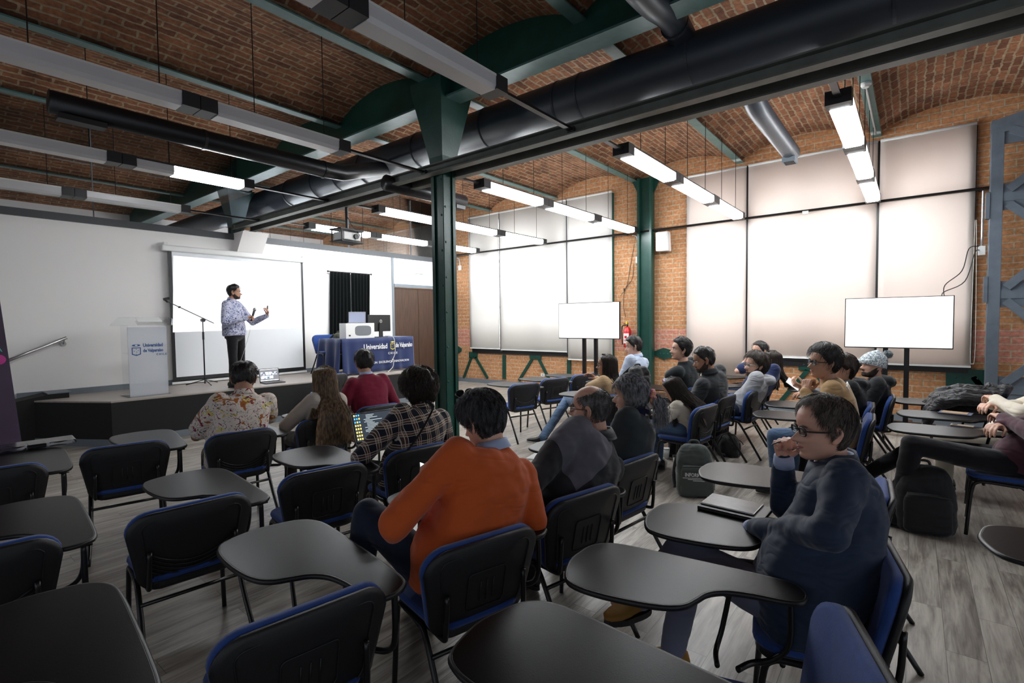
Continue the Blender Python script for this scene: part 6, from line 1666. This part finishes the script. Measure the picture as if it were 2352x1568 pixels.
# ---- navy jacket man
pos, rz = cp('a2'); h = at(1890, 985, x=2.42)
elR = W(pos, rz, at(1800, 1165, x=2.66)); wrR = W(pos, rz, at(1800, 1056, x=2.60)); elL = W(pos, rz, at(1900, 1225, x=2.02)); wrL = W(pos, rz, at(1730, 1215, x=2.42))
t, T, N, AR, s_ = person('man with glasses in a navy jacket holding his hand to his mouth', pos, rz, h, (R_(22), R_(-4), 0), S=1.08, top=G['navyjk'], pants=G['greypants'], shw=.22, dep=.15, belly=.05, skin='pink', nk=.015, shoe=mat('mustard suede', (.34, .17, .03), .8, bump=.2, bscale=200),
    hair=('ash', 'receding', dict(thick=.012, top=.022, strands=5200, slen=.030, sr=.0010, rnd=.006)), arms={'R': (elR, wrR), 'L': (elL, wrL)}, hands={'R': dict(d=(-.05, .05, .7), n=(-.75, -.35, 0), curl=1.15, thumb=.9), 'L': dict(d=(.4, .5, -.1), n=(.2, 0, -1), curl=.3)},
    collar=(G['lightblue'], .064, .045, .006, .3), vox=.007, hvox=.0042, hem=-.12, cuff=G['lightblue'], disp=.024, knees=[W(pos, rz, at(1562, 1262, x=2.25)), W(pos, rz, at(1580, 1310, x=2.25))], feet=[W(pos, rz, at(1470, 1372, x=1.98)), W(pos, rz, at(1545, 1500, z=.10))], shoe_name='mustard_shoe', extras=dict(foot_dir=[(-.75, .45, .1), (0, 1, -.05)]))
glasses(t, T, M['black'], rr=.0026, h=.015)
bm = B(); n = 36; rows_ = []; tilt = .3
for hh, rr in ((-.045, .108), (.02, .094), (.062, .086), (.068, .094), (.02, .110), (-.05, .130)):
    rows_.append([bm.verts.new(N + V((rr*math.cos(a), rr*.9*math.sin(a)+.01, hh - .055*max(0, math.sin(a))))) for a in [2*PI*k/n for k in range(n)]])
for a_, b_ in zip(rows_[:-1], rows_[1:]):
    for k in range(n): bm.faces.new((a_[k], a_[(k+1) % n], b_[(k+1) % n], b_[k]))
obj('jacket_collar', bm, G['navyjk'], t, True)
pn = thing('pen', 'short black pen between the fingers of the navy jacket man', 'pen', tuple(at(1790, 1016, x=2.54)))
bm = B(); cyl(bm, (-.05, .02, 0), (.03, 0, 0), .004, seg=8); obj('pen_body', bm, M['black'], pn)
bm = B(); cyl(bm, (-.054, .021, 0), (-.05, .02, 0), .0025, seg=8); obj('tip', bm, M['metal'], pn)
# ---- right edge people
pos, rz = cp('f1')
person('person in a plum hoodie and black trousers, cut by the right edge', pos, rz, (5.22, -.95, 1.22), (0, 0, 0), S=1.1, top=G['plum'], pants=G['blackpants'], shw=.21, dep=.14, skin='light', hair=('black', 'short', dict(strands=0)), arms={'L': ((-.34, .12, .82), (.08, .28, .86)), 'R': ((.30, .14, .80), (-.06, .30, .82))}, pelvis=(0, .22, .56),
    knees=[W(pos, rz, at(2095, 1020, x=4.95)), W(pos, rz, at(2110, 1025, x=5.3))], feet=[W(pos, rz, at(2060, 1190, x=4.9)), W(pos, rz, at(1985, 1090, x=5.3))])
pos, rz = cp('f2')
person('person in a cream hoodie with folded arms, cut by the right edge', pos, rz, (6.15, -1.02, 1.22), (0, 0, 0), S=1.1, top=G['cream'], pants=G['khaki'], shw=.21, dep=.14, skin='light', hair=('black', 'short', dict(strands=0)), arms={'L': ((-.34, .14, .84), (.06, .30, .90)), 'R': ((.30, .14, .82), (-.06, .32, .86))})

# ================================================================ belongings
# laptop of the plaid man
lp2 = at(900, 1004, y=3.16)
code_m = mat('dark desktop', (.01, .012, .015), .4, emit=(.012, .016, .022), estr=1)
rzl = R_(-10)
t, l, s, lw, lh = laptop('laptop', 'open silver laptop with a dark coding window on the plaid man’s desk', (2.37, 3.15, .704), rzl, .36, .25, 112, M['metal'], code_m)
ic = [mat('icon blue', (.02, .1, .3), .5, emit=(.05, .25, .55), estr=1), mat('icon amber', (.4, .25, .02), .5, emit=(.7, .45, .10), estr=1), mat('code grey', (.2, .2, .2), .5, emit=(.35, .40, .42), estr=.8)]
for c in range(3):
    for r in range(8):
        bm = B(); box(bm, (-lw*.44+c*lw*.05, -.0036, lh*.92-r*lh*.11), (lw*.028, .001, lh*.055)); obj('desktop_icon', bm, ic[0 if (r+c) % 3 and r < 3 else 1], l)
rs = random.Random(3)
for r in range(14):
    w = rs.uniform(.12, .42)*lw; bm = B(); box(bm, (-lw*.24+w/2+rs.choice((0, .03, .06))*lw, -.0036, lh*.90-r*lh*.045), (w, .001, lh*.012)); obj('code_line', bm, ic[2], l)
# tablet and folders in front of the navy jacket man
tb3 = at(1680, 1160, z=.72)
rzt = R_(-2)
fo = thing('notebook_case', 'black folding case under the tablet computer on the navy jacket man’s desk', 'case', (tb3.x-.01, tb3.y-.02, .704), rzt)
bm = B(); bx2(bm, (-.10, -.15, 0), (.10, .15, .010)); obj('lower_cover', bm, M['black'], fo, bevel=.002)
bm = B(); bx2(bm, (-.10, -.15, .011), (.10, .15, .016)); obj('upper_cover', bm, M['black'], fo, bevel=.002)
ip = thing('tablet_computer', 'black tablet computer lying face up on the navy jacket man’s desk', 'tablet computer', (tb3.x+.01, tb3.y, .7205), rzt)
bm = B(); bx2(bm, (-.088, -.125, 0), (.088, .125, .008)); obj('casing', bm, M['metal'], ip, bevel=.003)
bm = B(); bx2(bm, (-.084, -.121, .008), (.084, .121, .0086)); obj('glass_face', bm, mat('dark smudged glass', (.035, .024, .022), .28, spec=.2, var=.6, vscale=14), ip)
# plastic sleeve on the far left desk
pq = at(80, 1022, z=.715)
sl = thing('plastic_sleeve', 'clear plastic sleeve holding black cables on the leftmost desk', 'plastic sleeve', (pq.x, pq.y, .704), R_(-4))
bm = B(); bx2(bm, (-.24, -.12, 0), (.24, .12, .035)); obj('sleeve', bm, M['plasticbag'], sl, bevel=.012)
bm = B(); bx2(bm, (-.04, -.10, .005), (.06, .10, .028)); obj('dark_card', bm, M['blackcap'], sl)
bm = B(); sweep(bm, [(-.2, -.05, .015), (-.15, .06, .02), (-.1, -.06, .02), (-.05, .05, .015)], .006, 8, smooth_n=5); obj('cable_loop', bm, M['black'], sl)
bm = B(); sweep(bm, [(.09, 0, .015), (.14, .05, .02), (.19, 0, .02), (.14, -.05, .02), (.10, 0, .02)], .006, 8, smooth_n=5); obj('second_cable_loop', bm, M['black'], sl)
# papers on desks
for lab, px, py, sz in (('white sheet of paper on the desk right of the orange sweater man', 1250, 1050, (.15, .21)),):
    q = at(px, py, z=.705); p3 = thing('paper_sheet', lab, 'paper', (q.x, q.y, .704), R_(12)); bm = B(); bx2(bm, (-sz[0]/2, -sz[1]/2, 0), (sz[0]/2, sz[1]/2, .002)); obj('sheet', bm, M['paper'], p3); 
    bm = B(); bx2(bm, (-.05, -.06, .0021), (.05, -.055, .0025)); obj('printed_line', bm, M['darktrim'], p3)
q = at(2185, 948, z=.705)
nb = thing('blue_folder', 'blue folder with a brown paper on the farther desk at the right', 'folder', (q.x, q.y-.03, .704), R_(80))
bm = B(); bx2(bm, (-.12, -.09, 0), (.12, .09, .006)); obj('folder_cover', bm, M['cloth_blue'], nb); bm = B(); bx2(bm, (-.09, -.07, .006), (.10, .07, .010)); obj('brown_sheet', bm, mat('kraft paper', (.35, .24, .15), .8), nb)
q = at(2210, 978, z=.705)
nb2 = thing('phone', 'tan cased phone lying on the nearer desk at the right', 'phone', (q.x, q.y, .704), R_(78))
bm = B(); bx2(bm, (-.075, -.037, 0), (.075, .037, .009)); obj('phone_case', bm, mat('tan case', (.25, .19, .13), .5), nb2, bevel=.003); bm = B(); bx2(bm, (.03, -.02, .009), (.06, .02, .012)); obj('camera_bump', bm, M['black'], nb2)

def backpack(name, label, loc, rz, w, d, h, m, tilt=0.0, front_text=None, m2=None, slump=0):
    t = thing(name, label, 'backpack', loc, rz); m2 = m2 or m
    def sec(z, k, kd, dy=0): return [V((w/2*k*math.copysign(abs(math.cos(a))**.55, math.cos(a)), d/2*kd*math.copysign(abs(math.sin(a))**.6, math.sin(a))+dy+tilt*z, z)) for a in [2*PI*i/36 for i in range(36)]]
    bm = B(); loft(bm, [sec(.0, .80, .85), sec(.015, .95, 1.0), sec(h*.3, 1.0, 1.05), sec(h*.55, .97, .95), sec(h*.8, .90, .80), sec(h*.93, .76, .60), sec(h, .45, .30)]); o = obj('bag_body', bm, m, t, True)
    dm = o.modifiers.new('sub', 'SUBSURF'); dm.levels = 2; dm.render_levels = 2; dd_ = o.modifiers.new('d', 'DISPLACE'); dd_.texture = dtex(.09); dd_.strength = .03+slump; dd_.texture_coords = 'LOCAL'
    def sec2(z, k): return [V((w/2*.78*k*math.copysign(abs(math.cos(a))**.5, math.cos(a)), -d*.50+tilt*z - d*.13*max(0, -math.sin(a))+.02, z)) for a in [2*PI*i/28 for i in range(28)]]
    bm = B(); loft(bm, [sec2(.02, .9), sec2(.04, 1.0), sec2(h*.5, 1.0), sec2(h*.62, .85)]); fp = obj('front_pocket', bm, m2, t, True)
    bm = B(); sweep(bm, [(-w*.34, -d*.60+tilt*h*.58, h*.60), (0, -d*.64+tilt*h*.58, h*.62), (w*.34, -d*.60+tilt*h*.58, h*.60)], .006, 8, smooth_n=3); obj('zip', bm, M['black'], fp)
    bm = B(); sweep(bm, [(-.045, d*.12+tilt*h, h*.97), (-.03, d*.12+tilt*h, h*1.05), (.03, d*.12+tilt*h, h*1.05), (.045, d*.12+tilt*h, h*.97)], .010, 8, smooth_n=4); obj('top_handle', bm, M['black'] if m is not G.get('greybag') else m, t, True)
    for s in (-1, 1):
        bm = B(); sweep(bm, [(s*.07, d*.35+tilt*h, h*.92), (s*.15, d*.62+tilt*h*.6, h*.62), (s*w*.52, d*.62, h*.28), (s*w*.50, d*.30, .04)], .018, 8, smooth_n=5, sx=.4); obj('shoulder_strap', bm, M['black'], t, True)
    return t
G['greybag'] = cloth_mat('grey green nylon', (.085, .098, .092), .75, wr=.5)
G['blackbag'] = cloth_mat('black nylon', (.010, .010, .011), .6, wr=.6)
q = at(1600, 1140, z=0)
bp = backpack('backpack', 'grey-green backpack with white printed letters standing on the floor in the aisle', (q.x+.04, q.y+.03, 0), R_(-64), .34, .19, .47, G['greybag'], tilt=.10)
text('INFORMÁTICA', .048, M['text_white'], bp, 'printed_letters', (-.10, -.106, .20), bold=.001, sx=.75, rot=(PI/2-.10, 0, 0))
bm = B()
for k in range(3): box(bm, (-.02+.02*k, -.111, .188-.012*k), (.20-.05*k, .002, .004))
obj('printed_lines', bm, M['text_white'], bp)
q = at(1668, 1045, z=0); backpack('backpack', 'black backpack slumped under the grey hoodie man’s chair', (q.x+.05, q.y, 0), R_(30), .36, .24, .26, G['blackbag'], slump=.02)
q = at(2130, 1225, z=0); backpack('backpack', 'large black backpack on the floor before the plum hoodie person', (q.x+.06, q.y+.02, 0), R_(-78), .38, .24, .50, G['blackbag'], tilt=.06)
q = at(1500, 845, y=2.55); backpack('backpack', 'black backpack on a desk beside the man in the black t-shirt', (6.1, 2.78, .704), R_(-30), .30, .20, .34, G['blackbag'], slump=.02)
q = at(765, 790, y=8.9); backpack('backpack', 'olive backpack on the blue chair behind the stage table', (5.78, 9.12, SZ+.47), R_(20), .30, .2, .36, mat('olive canvas', (.07, .075, .05), .8, bump=.2, bscale=200))
# chairs on the stage
sc1 = make_chair('panel', tablet=False); sc1.location = (5.62, 9.45, SZ); sc1.rotation_euler = (0, 0, R_(175)); sc1['label'] = 'bright blue chair on the stage left of the draped table'; sc1['category'] = 'chair'
sc2 = make_chair('panel', tablet=False); sc2.location = (5.1, 8.0, .0); q = at(770, 850, y=7.6); sc2.location = (q.x, 7.6, 0); sc2.rotation_euler = (0, 0, R_(0)); sc2['label'] = 'dark chair standing on the floor in front of the stage table'; sc2['category'] = 'chair'

# coffee cups
for (px, py), lab, lidc in (((1554, 1070), 'white paper cup with a black lid on the floor left of the backpack', M['black']), ((1530, 1052), 'small white cup farther under the girl’s chair', M['plastic'])):
    q = at(px, py, z=0); cpp = thing('paper_cup', lab, 'cup', (q.x, q.y, 0)); bm = B(); cyl(bm, (0, 0, 0), (0, 0, .11), .030, .042, 24); obj('cup_body', bm, M['paper'], cpp, True)
    bm = B(); cyl(bm, (0, 0, .108), (0, 0, .122), .045, .041, 24); obj('lid', bm, lidc, cpp)
q = at(1523, 1075, z=0)
pb2 = thing('candy_wrapper', 'flowered plastic wrapper on the floor beside the cup', 'wrapper', (q.x, q.y, 0)); bm = B(); ell(bm, (0, 0, .05), (.07, .04, .05), seg=14); obj('wrapper_body', bm, splotch('flowered paper', (.75, .70, .72), [((.6, .1, .2), 40, .6, .9, 2, 1)]), pb2, True); bm = B(); ell(bm, (0, 0, .10), (.03, .02, .02), seg=10); obj('twisted_end', bm, M['paper'], pb2, True)

# puffer jacket heap
q = at(2190, 940, z=.7)
pj_ = thing('puffer_jacket', 'black quilted puffer jacket heaped over a chair and desk at the right', 'jacket', (6.95, -.40, .42))
pj_.scale = (.66, .72, .72)
bm = B(); rs = random.Random(8)
for k in range(8):
    x = -.42+.12*k; zt = .52+.06*math.sin(k*1.3)
    sweep(bm, [(x, -.42, zt-.16), (x+.02, -.25, zt+.02), (x, 0, zt+.03), (x-.02, .22, zt-.04), (x-.05, .36, zt-.22), (x-.04, .38, zt-.45)], [.07, .085, .09, .085, .075, .05], 12)
ell(bm, (0, -.05, .35), (.45, .30, .18)); rc(bm, (.25, -.35, .55), (.45, -.35, .60), .10, .09)
o = obj('quilted_body', bm, G['blackpuff'], pj_, True); remesh(o, .014, 3, .5, .05, .12); BAKE.append(o)
bm = B(); sweep(bm, [(.2, -.45, .55), (.32, -.50, .66), (.46, -.42, .62), (.40, -.30, .68)], [.05, .07, .07, .05], 10, smooth_n=0); o = obj('hood', bm, G['blackpuff'], pj_, True)

bake_all()
